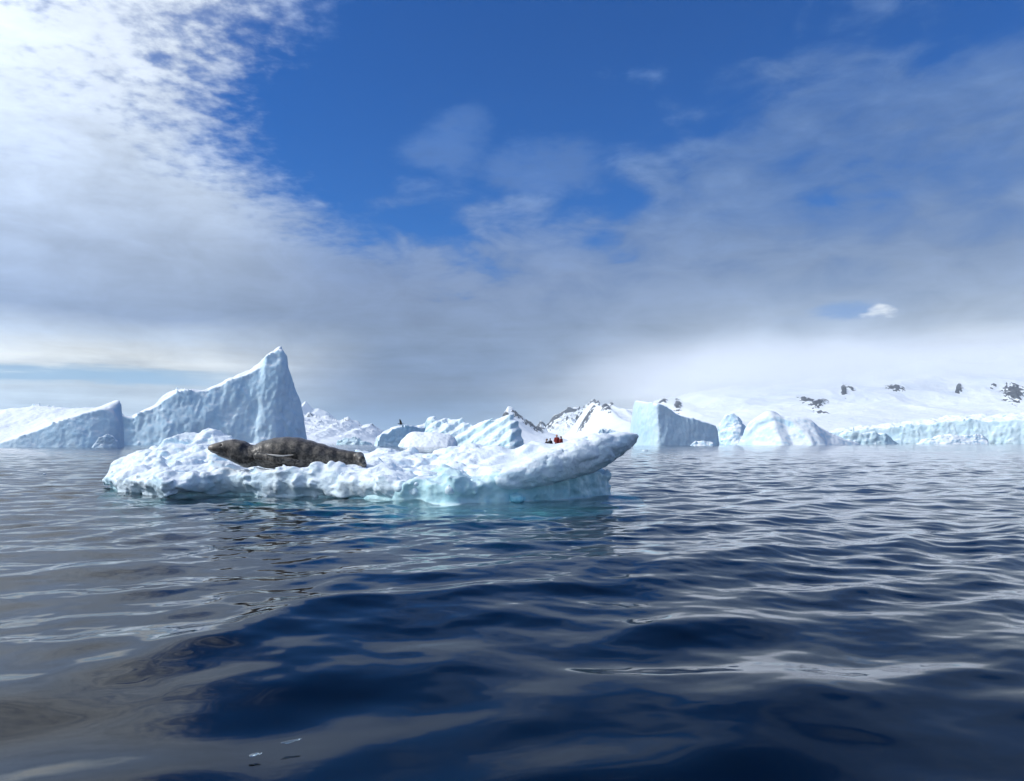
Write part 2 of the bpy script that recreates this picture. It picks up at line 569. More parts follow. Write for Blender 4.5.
att = water.data.attributes.new('ripple', 'FLOAT', 'POINT')
att.data.foreach_set('value', ripple.astype(np.float32).ravel())
tag(water, 'calm dark blue sea with low smooth waves', kind='structure')
# deep bottom: one large disc well below the surface
a2 = np.linspace(0, 2 * pi, 97)[:-1]
Vb = np.concatenate([[(0, 0, -4.5)], np.stack([11500 * np.cos(a2), 11500 * np.sin(a2), np.full(96, -4.5)], -1)])
Tb = np.array([(0, 1 + i, 1 + (i + 1) % 96) for i in range(96)])
tag(mesh_np('seabed', Vb, Tb, M_SEABED), 'dark deep bottom under the sea', kind='structure')


# ------------------------------------------------------------------ mountains (height fields)
def interp(px_pts, x):
    p = np.array(px_pts, float)
    return np.interp(x, p[:, 0], p[:, 1])


def mountain(name, D, foot, ridge, label, seed, nx=260, ny=120, amp=0.10, rocks=(), rock_slope=None, back=0.5, power=1.2, z0=-2.0, fs=1.0, rockiness=0.0):
    """ridge: photo points of the skyline at distance D; the slope runs down to distance `foot` in front"""
    pts = np.array([XZ(px, py, D) for px, py in ridge])
    x0, x1 = pts[0, 0], pts[-1, 0]
    xs = np.linspace(x0, x1, nx)
    hr = np.interp(xs, pts[:, 0], pts[:, 1])
    span = D - foot
    ts = np.concatenate([np.linspace(0, 1, ny), 1 + np.linspace(0, 1, ny // 3)[1:] * back])
    Xg, Tg = np.meshgrid(xs, ts, indexing='ij')
    Yg = foot + Tg * span
    s = np.where(Tg <= 1, np.clip(Tg, 0, 1) ** power, 1 - ((Tg - 1) / back) ** 1.5)
    Hc = hr[:, None]
    Z = z0 + (Hc - z0) * s
    L = max(hr.max(), 30.0)
    nz = ridged(Xg / (L * 1.3) * fs, Yg / (L * 1.6) * fs, 0.0, seed, 5, 0.52) - 0.35
    env = np.clip(Tg, 0, 1) * (1 - 0.85 * sstep(0.75, 1.0, Tg) * (Tg <= 1)) * np.clip(Hc / L, 0, 1)
    Z = Z + amp * L * nz * env
    Xw = Xg * (Yg / D) ** 0.0
    rock = np.zeros_like(Z)
    if rock_slope is not None:
        gx = np.gradient(Z, axis=0) / np.gradient(Xg, axis=0)
        gy = np.gradient(Z, axis=1) / np.gradient(Yg, axis=1)
        rock = sstep(rock_slope[0], rock_slope[1], np.hypot(gx, gy) + 0.4 * fbm(Xg / 60, Yg / 60, 0, seed + 5, 3)) * rockiness
    # outcrops named by where the photograph shows them on the slope
    upx = 512 + F_PX * Xg / Yg * 1.0
    upy = 443 - F_PX * (Z - CAM_H) / Yg
    nn = 1.25 * fbm(Xg / 22.0, Yg / 60.0, Z / 22.0, seed + 9, 5, 0.6)
    for (cx, cy, rx, ry, ang) in rocks:
        ca, sa = cos(ang), sin(ang)
        ux, uy = upx - cx, upy - cy
        rx, ry = rx * 0.92, ry * 0.92
        d = np.hypot((ux * ca + uy * sa) / rx, (-ux * sa + uy * ca) / ry) + nn * 0.9
        rock = np.maximum(rock, sstep(1.15, 0.75, d))
    Z = Z + rock * (0.004 * D) * (0.5 + nn) * (Tg < 1)
    nX, nY = Z.shape
    ii = np.arange(nX * nY).reshape(nX, nY)
    Q = np.stack([ii[:-1, :-1], ii[1:, :-1], ii[1:, 1:], ii[:-1, 1:]], -1).reshape(-1, 4)
    o = mesh_np(name, np.stack([Xg, Yg, Z], -1).reshape(-1, 3), Q, M_MTN)
    at = o.data.attributes.new('rock', 'FLOAT', 'POINT')
    at.data.foreach_set('value', rock.astype(np.float32).ravel())
    tag(o, label, kind='structure')
    return o


mountain('mountain', 9500, 8000, [(270, 440), (285, 428), (297, 410), (305, 403.5), (312, 411), (318, 410), (327, 413), (337, 421), (350, 428), (372, 441)],
         'faint blue pointed peaks beside the large iceberg', 3, amp=0.08, rock_slope=(1.2, 1.9), rockiness=0.5)
mountain('mountain', 5200, 3900, [(255, 440), (280, 424), (296, 420), (306, 417.5), (318, 418.5), (330, 420), (341, 423), (348, 421), (355, 424), (361, 428), (366, 427), (370, 426), (377, 430), (385, 436), (394, 440), (404, 443)],
         'fluted snowy ridge right of the large iceberg', 5, amp=0.16, nx=320, ny=160, rock_slope=(0.75, 1.3), rockiness=0.55, fs=1.8)
mountain('mountain', 4600, 3600, [(470, 442), (490, 432), (500, 421), (505, 414), (508, 410), (512, 411), (522, 418), (532, 425.5), (542, 431), (552, 434), (566, 440), (580, 443)],
         'pointed snow peak with a dark rocky right edge', 7, amp=0.10, rocks=[(505, 415, 3, 5, -1.0), (518, 415, 9, 2.2, 0.62), (530, 424.5, 9, 2.0, 0.62), (539, 430, 5, 1.8, 0.5)])
mountain('mountain', 6500, 5600, [(520, 440), (532, 433), (538, 428), (541, 424), (546, 428), (552, 422), (560, 418), (565, 414), (575, 412), (585, 409), (594, 408), (604, 410), (625, 420), (650, 440)],
         'dark craggy rocky mountain behind the smooth snow slope', 13, amp=0.20, nx=320, ny=160, rock_slope=(0.60, 1.5), rockiness=0.75, fs=2.0)
mountain('mountain', 5000, 2300, [(556, 443), (568, 436), (580, 420), (590, 408), (594, 404), (597, 402.5), (601, 405), (607, 405), (611, 403.5), (617, 407), (625, 409), (645, 408), (655, 403), (662, 401), (680, 400), (700, 394), (720, 392), (745, 390), (770, 387), (800, 383), (830, 380), (845, 380), (870, 374), (930, 366), (1000, 362), (1080, 362), (1180, 366), (1300, 380), (1400, 400)],
         'broad smooth snow covered massif rising into cloud on the right', 21, amp=0.085, nx=620, ny=200, power=1.55, z0=4.0,
         rocks=[(587, 418, 17, 2.0, -1.0), (597, 403, 4, 2.0, 0.2), (606, 407.5, 5, 3.5, 0.5), (612, 404, 3, 1.6, 0.3), (664, 401, 5, 2, -0.4), (678, 406, 3.6, 6, 0.15),
                (806, 400, 8, 2.2, 0.15), (818, 404, 8, 4, -0.3), (845, 391, 3, 7, -0.1), (851, 389, 5, 1.5, 0.2), (896, 388, 8, 3.0, 0.1), (960, 388, 3, 5, 0.2), (995, 387, 4, 2.5, -0.5), (1016, 393, 11, 9, 0.3), (822, 443 - 30, 6, 1.0, 0.1)])



# ------------------------------------------------------------------ air and cloud
def volbox(name, lo, hi, mat, label):
    v = [(x, y, z) for x in (lo[0], hi[0]) for y in (lo[1], hi[1]) for z in (lo[2], hi[2])]
    q = [(0, 1, 3, 2), (4, 6, 7, 5), (0, 4, 5, 1), (2, 3, 7, 6), (0, 2, 6, 4), (1, 5, 7, 3)]
    return tag(mesh_np(name, np.array(v, float), np.array(q), mat, smooth=False), label, kind='stuff')


m, b, nt = mat_new('haze_air')
nt.nodes.remove(b)
pv = nt.nodes.new('ShaderNodeVolumePrincipled')
pv.inputs['Color'].default_value = (0.72, 0.87, 1.0, 1)
pv.inputs['Density'].default_value = HAZE
nt.links.new(pv.outputs[0], nt.nodes['Material Output'].inputs['Volume'])
if HAZE: volbox('haze', (-12500, -12500, -5.6), (12500, 12500, 900), m, 'thin pale sea air')

m, b, nt = mat_new('cloud_vapour')
nt.nodes.remove(b)
E.nt = nt
pos = n_geo(nt, 'Position')
sp = nt.nodes.new('ShaderNodeSeparateXYZ'); nt.links.new(pos, sp.inputs[0])
cz_ = E(sp.outputs[2]); cy_ = E(sp.outputs[1]); cx_ = E(sp.outputs[0])
nn = n_noise(pos, 0.0016, 4, 0.55) - 0.5
base = (cz_ + nn * 150.0 - 310.0 + (1900.0 - cx_).max(0.0) * 0.07).smooth(0.0, 170.0)
topf = (cz_ + nn * 200.0).smooth(430.0, 720.0, 1.0, 0.0)
sides = (cx_ - 250.0).smooth(0.0, 1500.0) * (cy_ - 3900.0).smooth(0.0, 500.0) * cy_.smooth(5300.0, 5900.0, 1.0, 0.0)
pv = nt.nodes.new('ShaderNodeVolumePrincipled')
pv.inputs['Color'].default_value = (0.97, 0.98, 1.0, 1)
set_in(nt, pv.inputs['Density'], base * topf * sides * 0.0021)
pv.inputs['Anisotropy'].default_value = 0.0
nt.links.new(pv.outputs[0], nt.nodes['Material Output'].inputs['Volume'])
CLOUD = volbox('cloud_bank', (200, 3900, 150), (6000, 5950, 800), m, 'low grey cloud lying on the snowy massif')

# ------------------------------------------------------------------ icebergs
def berg(name, D, edge, crest, dc, label, mat=M_BERG, res=0.4, cs=0.22, bs=1.2, bow=0.0, noise=(), seed=1, cat='iceberg', kind=None, group=None, skew=0.0, deep=2.0, extra=None, plan=None, dcurve=None):
    """edge: photo points of the top of the front face (distance D); crest: skyline points dc metres further back"""
    pxa, pxb = edge[0][0], edge[-1][0]
    wid = (pxb - pxa) / F_PX * D

    def fdep(px):
        uu = (px - pxa) / (pxb - pxa) * 2 - 1
        return D + bow * (uu ** 2 - 0.3) + skew * wid * 0.5 * uu + (np.interp(uu, [p[0] for p in plan], [p[1] for p in plan]) if plan is not None else 0.0)
    pe = np.array([XZ(px, py, fdep(px)) for px, py in edge])
    pe = pe[np.argsort(pe[:, 0])]
    dcv = dcurve or [(-1, 1), (1, 1)]

    def dcu(u): return dc * np.interp(u, [q_[0] for q_ in dcv], [q_[1] for q_ in dcv])
    pc = np.array([XZ(px, py, fdep(px) + dcu((px - pxa) / (pxb - pxa) * 2 - 1)) for px, py in crest]) if crest is not None else pe
    pc = pc[np.argsort(pc[:, 0])]
    x0 = min(pe[0, 0], pc[0, 0]); x1 = max(pe[-1, 0], pc[-1, 0])
    hmax = max(pe[:, 1].max(), pc[:, 1].max())
    amx = sum(n_[0] for n_ in noise) if noise else 0.0
    lo = (x0 - amx - res * 3, D - cs * hmax - abs(bow) - abs(skew) * wid * 0.5 - amx - cs * deep - res * 4 + (min(p[1] for p in plan) if plan is not None else 0), -deep)
    hi = (x1 + amx + res * 3, D + dc + hmax / bs + abs(bow) + abs(skew) * wid * 0.5 + amx + (max(p[1] for p in plan) if plan is not None else 0), hmax + amx + res * 3)
    X, Y, Z = grid3(lo, hi, res)
    x = X[:, 0, 0]
    x0, x1 = pe[0, 0], pe[-1, 0]
    he = np.interp(x, pe[:, 0], pe[:, 1], left=-6, right=-6)[:, None]
    hc = np.interp(x, pc[:, 0], pc[:, 1], left=-6, right=-6)[:, None]
    u = (np.clip((x - x0) / (x1 - x0), 0, 1) * 2 - 1)[:, None]
    ye = D + bow * (u ** 2 - 0.3) + skew * wid * 0.5 * u
    if plan is not None: ye = ye + np.interp(u, [p[0] for p in plan], [p[1] for p in plan])
    t = Y[:, :, 0] - ye
    Hf = he + t / cs
    dcx = np.maximum(dcu(u), 0.5)
    s = np.clip(t / dcx, 0, 1)
    Hm = he + (hc - he) * s
    Hb = hc - (t - dcx) * bs
    Ht = np.where(t < 0, Hf, np.where(t < dcx, Hm, Hb))
    sl = np.where(t < 0, 1 / cs, np.where(t < dcx, np.abs(hc - he) / dcx, bs))
    for _ in range(3):
        Ht[1:-1] = (Ht[:-2] + 2 * Ht[1:-1] + Ht[2:]) / 4
    gx = np.abs(np.gradient(Ht, axis=0)) / res
    fac = 1 / np.sqrt(1 + sl ** 2 + np.minimum(gx, 6) ** 2)
    f = (Z - Ht[:, :, None]) * fac[:, :, None]
    f = f.astype(np.float32)
    band = np.abs(f) < amx + 2.5 * res
    if noise:
        bx, by, bz = X[band], Y[band], Z[band]
        d = 0
        for (amp, sx, sy, sz, kind_) in noise:
            fn = {'r': lambda *q: ridged(*q, seed, 3) * 0.5, 'f': lambda *q: fbm(*q, seed + 3, 4), 'b': lambda *q: -billow(*q, seed + 7, 2), 'c': lambda *q: -np.abs(fbm(*q, seed + 8, 2)) * 1.4 + 0.3}[kind_]
            d = d + amp * fn(bx / sx, by / sy, bz / sz)
        if extra is not None: d = d + extra(bx, by, bz)
        f[band] = f[band] - d
    o = iso(name, f, lo, res, mat, origin=((x0 + x1) / 2, D, 0))
    if kind: tag(o, label, kind=kind)
    else: tag(o, label, cat, group)
    return o


# large pointed iceberg on the left
berg('iceberg', 430,
     [(66, 446), (74, 430), (86, 416), (100, 409.5), (110, 410.5), (119, 413), (126, 416.5), (131, 418.5), (135, 416.5), (150, 409), (165, 399), (176, 393), (190, 391), (205, 390.5), (220, 385), (236, 377.5), (252, 372), (262, 367), (267, 358), (276, 351.5), (284, 347), (286.5, 349), (286, 361), (289, 372), (296, 388), (303, 407), (305, 425), (307, 446)],
     [(66, 446), (74, 429), (86, 415), (100, 408.5), (110, 409.5), (119, 412), (126, 415.5), (131, 417.5), (135, 414.5), (150, 405), (165, 394), (176, 391), (190, 389.5), (205, 389), (220, 382), (236, 375), (252, 368), (261, 363), (267, 355), (276, 348.5), (284, 344), (286.5, 346), (286, 359), (289, 371), (296, 387), (303, 406), (305, 425), (307, 446)],
     8, 'tall pale blue iceberg with a sharp leaning spire on its right end', res=0.6, cs=0.30, bs=2.2, bow=6, skew=0.30, seed=4,
     noise=[(1.5, 18, 18, 26, 'f'), (0.45, 5, 5, 16, 'c'), (0.30, 2.2, 2.2, 3.4, 'f')])
# low iceberg at the left edge, shaded triangular face, bright rough slope behind
berg('iceberg', 205,
     [(-60, 447.5), (-20, 447), (0, 443), (12, 439), (30, 432.5), (50, 425.5), (70, 418.5), (88, 411.5), (98, 408.5), (106, 409), (114, 413), (119, 424), (121, 448)],
     [(-60, 430), (-20, 416), (0, 409), (20, 407), (45, 407), (70, 407), (90, 405), (100, 403), (107, 399.5), (113, 398.5), (118, 400), (119, 412), (122, 447)],
     26, 'low wide iceberg at the left edge with a shaded triangular face', res=0.36, cs=0.35, bs=5.0, bow=2, skew=0.22, seed=9, dcurve=[(-1, 1), (0.35, 0.9), (0.75, 0.35), (1, 0.08)],
     noise=[(0.5, 11, 11, 11, 'f'), (0.16, 1.8, 2.0, 1.8, 'c'), (0.10, 0.9, 0.9, 0.9, 'f')])
# small broken block at its right end
berg('ice_block', 196, [(90, 449), (96, 441), (102, 437), (107, 433), (112, 436), (116, 441), (119, 449)], None, 1.0,
     'small dark broken ice block in front of the low left iceberg', res=0.12, cs=0.25, bs=1.5, seed=14, skew=0.35, cat='ice block',
     noise=[(0.3, 2.0, 2.0, 2.0, 'f'), (0.1, 0.6, 0.6, 0.6, 'f')])
# blue shaded iceberg, centre left
berg('iceberg', 330,
     [(374, 446), (378, 438), (381, 432), (388, 431), (392, 427), (398, 427), (410, 427.5), (425, 427.5), (435, 428), (440, 446)],
     [(374, 446), (379, 436), (385, 431), (392, 427), (400, 425.5), (412, 425), (424, 424.5), (435, 425), (440, 446)],
     6, 'low blue shaded iceberg with a rounded top behind the white ice dome', mat=M_BERG, res=0.33, cs=0.22, bs=1.6, bow=3, skew=0.75, seed=17,
     noise=[(1.2, 8, 8, 6, 'f'), (0.35, 2.2, 2.2, 2.2, 'c')])
berg('iceberg', 262,
     [(398, 447), (401, 441), (407, 434), (413, 431.5), (424, 432), (440, 433), (449, 434.5), (455, 439), (458, 447)], None, 6,
     'small smooth white dome of ice in front of the blue iceberg', res=0.22, cs=1.9, bs=1.0, bow=2, seed=19, skew=-0.2,
     noise=[(0.4, 5, 5, 5, 'f'), (0.10, 1.2, 1.2, 1.2, 'f')])


def diag(bx, by, bz):
    q = (bx * 0.55 - bz * 0.80) + 0.8 * fbm(bx / 8, by / 8, bz / 8, 5, 2)
    return 0.8 * (np.abs(((q / 3.4) % 1.0) - 0.5) * 2 - 0.5)


berg('iceberg', 296,
     [(424, 447), (426, 430), (428, 420), (432, 418), (437, 420), (440, 424), (447, 423), (452, 427), (460, 431), (470, 430), (480, 426), (490, 422), (498, 420), (505, 417), (510, 415), (515, 420), (518, 428), (521, 437), (526, 447)],
     [(423, 447), (426, 418), (429, 416), (435, 415.5), (438, 420), (443, 418), (447, 421), (453, 419.5), (458, 422), (464, 420), (466, 424), (475, 424), (484, 421), (493, 419), (500, 417), (507, 414.5), (513, 414), (516, 421), (519, 430), (522, 439), (526, 447)],
     6, 'jagged bright iceberg with slanting ribs and a teal hollow', mat=M_BLUEBERG, res=0.27, cs=1.0, bs=1.3, bow=3, skew=-0.45, seed=23,
     noise=[(0.9, 6, 6, 7, 'f'), (0.22, 1.9, 2.0, 2.0, 'c')], extra=diag)
berg('iceberg', 190, [(597, 447), (599, 436), (602, 429.5), (605, 428), (608, 430), (611, 430), (615, 432), (620, 435), (628, 437), (634, 447)], None, 2.0,
     'small pale knobbly ice lump showing just above the floe', res=0.14, cs=0.4, bs=1.4, seed=29, noise=[(0.6, 1.6, 1.6, 1.6, 'f'), (0.3, 0.6, 0.6, 0.6, 'c')])
# flat topped berg, right of centre
berg('iceberg', 380,
     [(630, 446), (633, 430), (635, 412), (636, 398.5), (640, 398.5), (648, 401), (660, 404), (668, 408), (675, 413), (684, 416.5), (695, 419), (708, 423), (717, 426), (719, 434), (719.5, 446)],
     None, 9, 'wedge shaped iceberg with a bright cliff on its left end', res=0.48, cs=0.20, bs=3.0, seed=31,
     plan=[(-1, 16), (-0.84, 5), (-0.55, -7), (-0.2, -5), (0.4, -1.5), (1, 3)],
     noise=[(0.5, 10, 10, 16, 'f'), (0.32, 3.4, 3.4, 12, 'c'), (0.22, 1.8, 1.8, 2.4, 'f')])
berg('iceberg', 520,
     [(716, 446), (720, 428), (724, 418), (728, 415), (733, 414), (738, 417), (743, 423), (750, 430), (758, 446)], None, 8,
     'pale crumbly iceberg between the wedge and the arched one', res=0.5, cs=0.7, bs=1.5, seed=37, bow=4, noise=[(1.5, 7, 7, 7, 'f'), (0.5, 3, 3, 3, 'c')])


def arch(bx, by, bz):
    # a hollow scooped under a thick arched rim
    u = 512 + F_PX * bx / 440.0
    v = 443 - F_PX * bz / 440.0
    d = np.hypot((u - 772) / 26.0, (v - 448) / 30.0)
    return -0.6 * sstep(1.05, 0.92, d) + 0.45 * np.exp(-((d - 1.12) / 0.1) ** 2)


berg('iceberg', 440,
     [(738, 446), (742, 437), (746, 428), (752, 423), (760, 417), (767, 412), (771, 411), (777, 414), (784, 419), (792, 418), (803, 419), (812, 422), (822, 431), (832, 436), (845, 441), (858, 443.5), (864, 446)],
     [(738, 446), (742, 436), (746, 426), (752, 421), (760, 415), (766, 411), (771, 410), (777, 412.5), (784, 417), (792, 416.5), (803, 417), (812, 420.5), (822, 429), (832, 434), (845, 440), (858, 443), (864, 446)],
     8, 'domed iceberg with a thick arched rim over a pale hollow', mat=M_BERG, res=0.5, cs=0.95, bs=1.3, bow=9, skew=-0.05, seed=41,
     noise=[(0.7, 9, 9, 9, 'f'), (0.22, 2.5, 2.5, 8, 'c')], extra=arch)
berg('iceberg', 900,
     [(918, 446), (926, 440), (935, 438), (942, 435), (952, 434.5), (965, 436), (976, 435), (983, 434), (986, 438), (990, 446)], None, 8,
     'low flat white iceberg in front of the glacier cliff', res=0.8, cs=0.8, bs=1.2, bow=4, seed=43, noise=[(1.5, 8, 8, 6, 'f'), (0.8, 3, 3, 3, 'c')])
berg('iceberg', 760,
     [(836, 446), (842, 434), (848, 431), (856, 432), (862, 434), (868, 432.5), (875, 432), (880, 434), (884, 433), (892, 438), (900, 446)], None, 8,
     'low dark blue jagged ice in front of the left end of the glacier', mat=M_BLUEBERG, res=0.7, cs=0.35, bs=1.2, bow=4, seed=47, noise=[(1.6, 8, 8, 8, 'f'), (0.6, 3, 3, 5, 'f')])
berg('iceberg', 700, [(334, 446), (338, 441), (345, 438.5), (352, 438), (356, 437), (360, 440), (368, 442), (376, 446)], None, 5,
     'thin low strip of ice below the fluted snowy ridge', mat=M_BLUEBERG, res=0.6, cs=0.5, bs=1.2, bow=2, seed=49, noise=[(1.2, 6, 6, 4, 'f'), (0.8, 2.5, 2.5, 2.5, 'c')])
berg('ice_block', 330, [(690, 446), (695, 441.5), (703, 441), (712, 442), (716, 446)], None, 2,
     'small white ice block floating at the foot of the wedge iceberg', res=0.22, cs=0.8, bs=1.2, seed=53, cat='ice block', noise=[(0.5, 2, 2, 2, 'f')])
berg('ice_block', 345, [(512, 446), (515, 442), (520, 441.5), (525, 443), (528, 446)], None, 2,
     'tiny white ice block beside the right foot of the jagged iceberg', res=0.2, cs=0.8, bs=1.2, seed=55, cat='ice block', noise=[(0.4, 1.5, 1.5, 1.5, 'f')])
# glacier cliff
berg('glacier', 1300,
     [(770, 443), (800, 438), (830, 432), (845, 430.5), (870, 429), (900, 426), (920, 423), (945, 421.5), (960, 420.5), (985, 421), (1000, 420), (1024, 420.5), (1060, 419), (1100, 420), (1110, 446)],
     [(770, 440), (800, 434), (830, 429), (845, 427), (870, 425), (900, 421), (920, 418), (945, 416), (960, 416), (985, 415), (1000, 415), (1024, 415), (1060, 414), (1100, 415), (1110, 446)],
     90, 'crevassed pale blue glacier cliff meeting the sea', mat=M_GLACIER, res=1.5, cs=0.35, bs=0.6, bow=-20, skew=-0.5, seed=61, kind='structure',
     noise=[(4.0, 26, 26, 40, 'f'), (1.6, 10, 10, 24, 'c'), (1.0, 5, 5, 7, 'f')])

# ------------------------------------------------------------------ near floe with the seal
front = np.array([(100, 483), (104, 489), (118, 492), (130, 493.5), (165, 497), (200, 496), (230, 495), (262, 496), (300, 497), (325, 497.5), (350, 499), (400, 502), (450, 503), (500, 502), (530, 500), (560, 498.5), (590, 496), (612, 494)], float)
yf = CAM_H * F_PX / (front[:, 1] - 443.0)
xf = (front[:, 0] - 512) / F_PX * yf
back_px = [(99, 474, 19.6), (104, 466, 19.9), (118, 457, 20.0), (135, 449, 20.0), (150, 443, 20.0), (158, 443, 20.0), (165, 439, 20.0), (178, 435, 20.2), (190, 437, 20.2), (197, 438, 20.2), (205, 434, 20.2), (217, 431, 20.2), (228, 434, 20.2),
           (240, 439, 20.0), (262, 445, 20), (300, 448, 20), (345, 450, 19.6), (367, 451, 19.4), (378, 446.5, 19.3), (395, 446, 19.3), (405, 449.5, 19.2), (420, 451.5, 19.0), (430, 450, 18.8), (440, 448, 18.6), (455, 444, 18.4), (475, 440.5, 18.3), (495, 440.5, 18.2),
           (505, 444, 18.1), (513, 448.5, 18.0), (519, 446, 18.0), (529, 440, 18.0), (545, 441, 18.0), (558, 443, 18.0), (567, 441.5, 17.9), (578, 438, 17.8), (590, 434, 17.7), (598, 434, 17.7), (604, 440, 17.7)]
bk = np.array([(*XZ(px, py, Y), Y) for px, py, Y in back_px])
lip_px = [(99, 480), (108, 476), (125, 473), (150, 474), (180, 476), (200, 474), (230, 473), (262, 476), (300, 480), (325, 480), (350, 474), (385, 474), (400, 479), (415, 482), (440, 484), (470, 480), (490, 476), (530, 466), (560, 458), (600, 446), (612, 444)]
lz = []
for px, py in lip_px:
    xx = (px - 512) / F_PX * 16.2
    yy = np.interp(xx, xf, yf) + 0.25
    lz.append(((px - 512) / F_PX * yy, CAM_H - (py - 443) / F_PX * yy))
lz = np.array(lz)

RES = 0.031
lo = (-11.7, 14.0, -0.9); hi = (3.1, 22.4, 1.9)
X, Y, Z = grid3(lo, hi, RES)
x1, y2 = X[:, :1, 0], Y[:1, :, 0]
SEAL_Y = 17.25


def floe_top(x1, y2):
    yfr = np.interp(x1, xf, yf, left=21.5, right=19.0)
    ybk = np.interp(x1, bk[:, 0], bk[:, 2])
    zl = np.interp(x1, lz[:, 0], lz[:, 1])
    zb = np.interp(x1, bk[:, 0], bk[:, 1])
    t = (y2 - yfr) / (ybk - yfr)
    s = np.clip(t, 0, 1)
    g = zl + (zb - zl) * (0.35 * s + 0.65 * s ** 2.2)
    # the seal lies in a shallow trough
    sx = (x1 - XZ(290, 460, SEAL_Y)[0]) / 2.05
    tr_ = np.exp(-sx ** 4) * np.exp(-((y2 - SEAL_Y) / 0.55) ** 4)
    g = g * (1 - tr_) + tr_ * (0.60 + 0.02 * sx)
    for (mx_, mw_, mz_, my_) in ((-0.135, 0.28, 0.765, 16.66), (0.53, 0.32, 0.755, 16.72)):
        fr_ = np.exp(-((sx - mx_) / mw_) ** 4) * np.exp(-((y2 - my_) / 0.26) ** 2)
        g = np.maximum(g, mz_ * fr_ + g * (1 - fr_))
    bb = t > 1
    g = np.where(bb, zb - (y2 - ybk) ** 2 * 1.3, g)
    return g, yfr, t


g2, yfr, tt = floe_top(x1, y2)
xx_, yy_ = np.broadcast_arrays(x1, y2)
# wind and melt sculpted hummocks: long lumps running from lower left to upper right
ca, sa = cos(0.5), sin(0.5)
lx, ly = xx_ * ca + yy_ * sa, -xx_ * sa + yy_ * ca
sealmask = 1 - np.exp(-((xx_ - XZ(290, 460, SEAL_Y)[0]) / 1.9) ** 4) * np.exp(-((yy_ - SEAL_Y) / 0.5) ** 4)
wx, wy = lx + 0.25 * fbm(lx, ly, 2.2, 77, 2), ly + 0.18 * fbm(lx, ly, 5.2, 78, 2)
g2 = g2 + sealmask * (1 - 0.55 * sstep(0.2, 1.0, xx_)) * (0.10 * billow(lx / 1.6, ly / 0.7, 0.0, 3, 2, 0.45) + 0.12 * facets(wx / 1.15, wy / 0.50, 5, 0.9) + 0.050 * facets(wx / 0.45, wy / 0.24, 6, 0.9) + 0.05 * fbm(lx / 0.9, ly / 0.5, 0.4, 8, 3))
# pyramid chunk standing up at the left front
cxp, cyp = XZ(160, 468, 17.6)[0], 17.6
g2 = np.maximum(g2, 0.93 - 1.5 * np.maximum(np.abs(xx_ - cxp) * 0.9 + np.abs(yy_ - cyp) * 0.5, np.abs(yy_ - cyp) * 1.3 - (xx_ - cxp) * 0.5))
for _ in range(1):                                   # melt rounds the broken edges
    g2 = (g2 + np.roll(g2, 1, 0) + np.roll(g2, -1, 0) + np.roll(g2, 1, 1) + np.roll(g2, -1, 1)) / 5.0
g2 = g2.astype(np.float32)
gx, gy = np.gradient(g2, RES)
top = (Z - g2[:, :, None]) / np.sqrt(1 + np.minimum(gx ** 2 + gy ** 2, 4))[:, :, None]
# side wall, leaning: undercut towards the water
edge_s = 0.12 * fbm(xx_ / 0.9, yy_ / 0.9, 1.7, 12, 3)
edge_n = edge_s + 0.13 * billow(xx_ / 0.75, yy_ / 0.75, 0.5, 15, 2) + 0.06 * facets(xx_ / 0.6 + yy_ * 0.3, yy_ / 0.9, 19, 0.8)
rr_ = sstep(-0.75, -0.1, xx_)
edge_n = edge_n * (1 - 0.6 * rr_)
side2 = (yfr + 0.85 * rr_ - yy_) * 0.93 + edge_n
side2 = np.maximum(side2, (-10.75 + 0.10 * (yy_ - 19.9) ** 2 - xx_) * 0.95 + edge_n)
side2 = np.maximum(side2, (xx_ - 2.25) + 0.3 * edge_n)
under = 0.16 * sstep(0.30, 0.02, Z) * (0.6 + 0.9 * np.sin(X * 1.7) ** 2)
side = side2[:, :, None] + under
snow = smax(top, side, 0.22)
rightness = sstep(-3.4, -1.2, xx_)
snow = np.maximum(snow, (0.15 + 0.10 * fbm(xx_ / 0.8, yy_ * 0.0, 3.3, 63, 2))[:, :, None] * rightness[:, :, None] - Z + 0.06 * np.sin(X * 1.7 + 0.6) + 0.04 * np.sin(X * 4.1))         # the snow mass ends just above the water
# overhanging prow on the right
pr = np.array([(*XZ(px, py, Yq), Yq, rz, ry) for px, py, Yq, rz, ry in
               ((492, 480, 15.25, 0.15, 0.3), (505, 479, 15.3, 0.23, 0.5), (525, 474, 15.5, 0.33, 0.8), (548, 467, 15.7, 0.40, 1.05), (572, 459, 15.9, 0.43, 1.1), (595, 452, 16.1, 0.43, 1.0), (612, 447, 16.25, 0.37, 0.8), (626, 442.0, 16.35, 0.26, 0.6), (639, 437.5, 16.45, 0.12, 0.35))])
xq = np.clip(X[:, 0, 0], pr[0, 0], pr[-1, 0])
cz, cy, rz, ry = (np.interp(xq, pr[:, 0], pr[:, k])[:, None, None] for k in (1, 2, 3, 4))
ex = np.maximum(np.abs(X[:, :1, :1] - xq[:, None, None]), 0)
dyy = np.where(Y < cy + 0.5, np.minimum(Y - (cy - 0.0), 0), np.maximum(Y - (cy + 0.95), 0))
zc = cz - 0.06 * (Y - cy).clip(0, 1.5)
below = np.where(Z < zc, 0.95, 1.0)
q = np.sqrt(((Z - zc) / rz * below) ** 2 + (np.minimum(dyy, 0) / (rz * 1.05)) ** 2 + (np.maximum(dyy, 0) / ry) ** 2)
prow = np.maximum((q - 1) * rz, 0) + np.minimum((q - 1) * rz, 0)
prow = np.maximum(prow, ex - 0.02)
snow = smin(snow, prow, 0.30).astype(np.float32)


def soften(a, n_):
    for _ in range(n_):
        for ax_ in (0, 1, 2):
            a = (np.roll(a, 1, ax_) + 2 * a + np.roll(a, -1, ax_)) * np.float32(0.25)
    return a


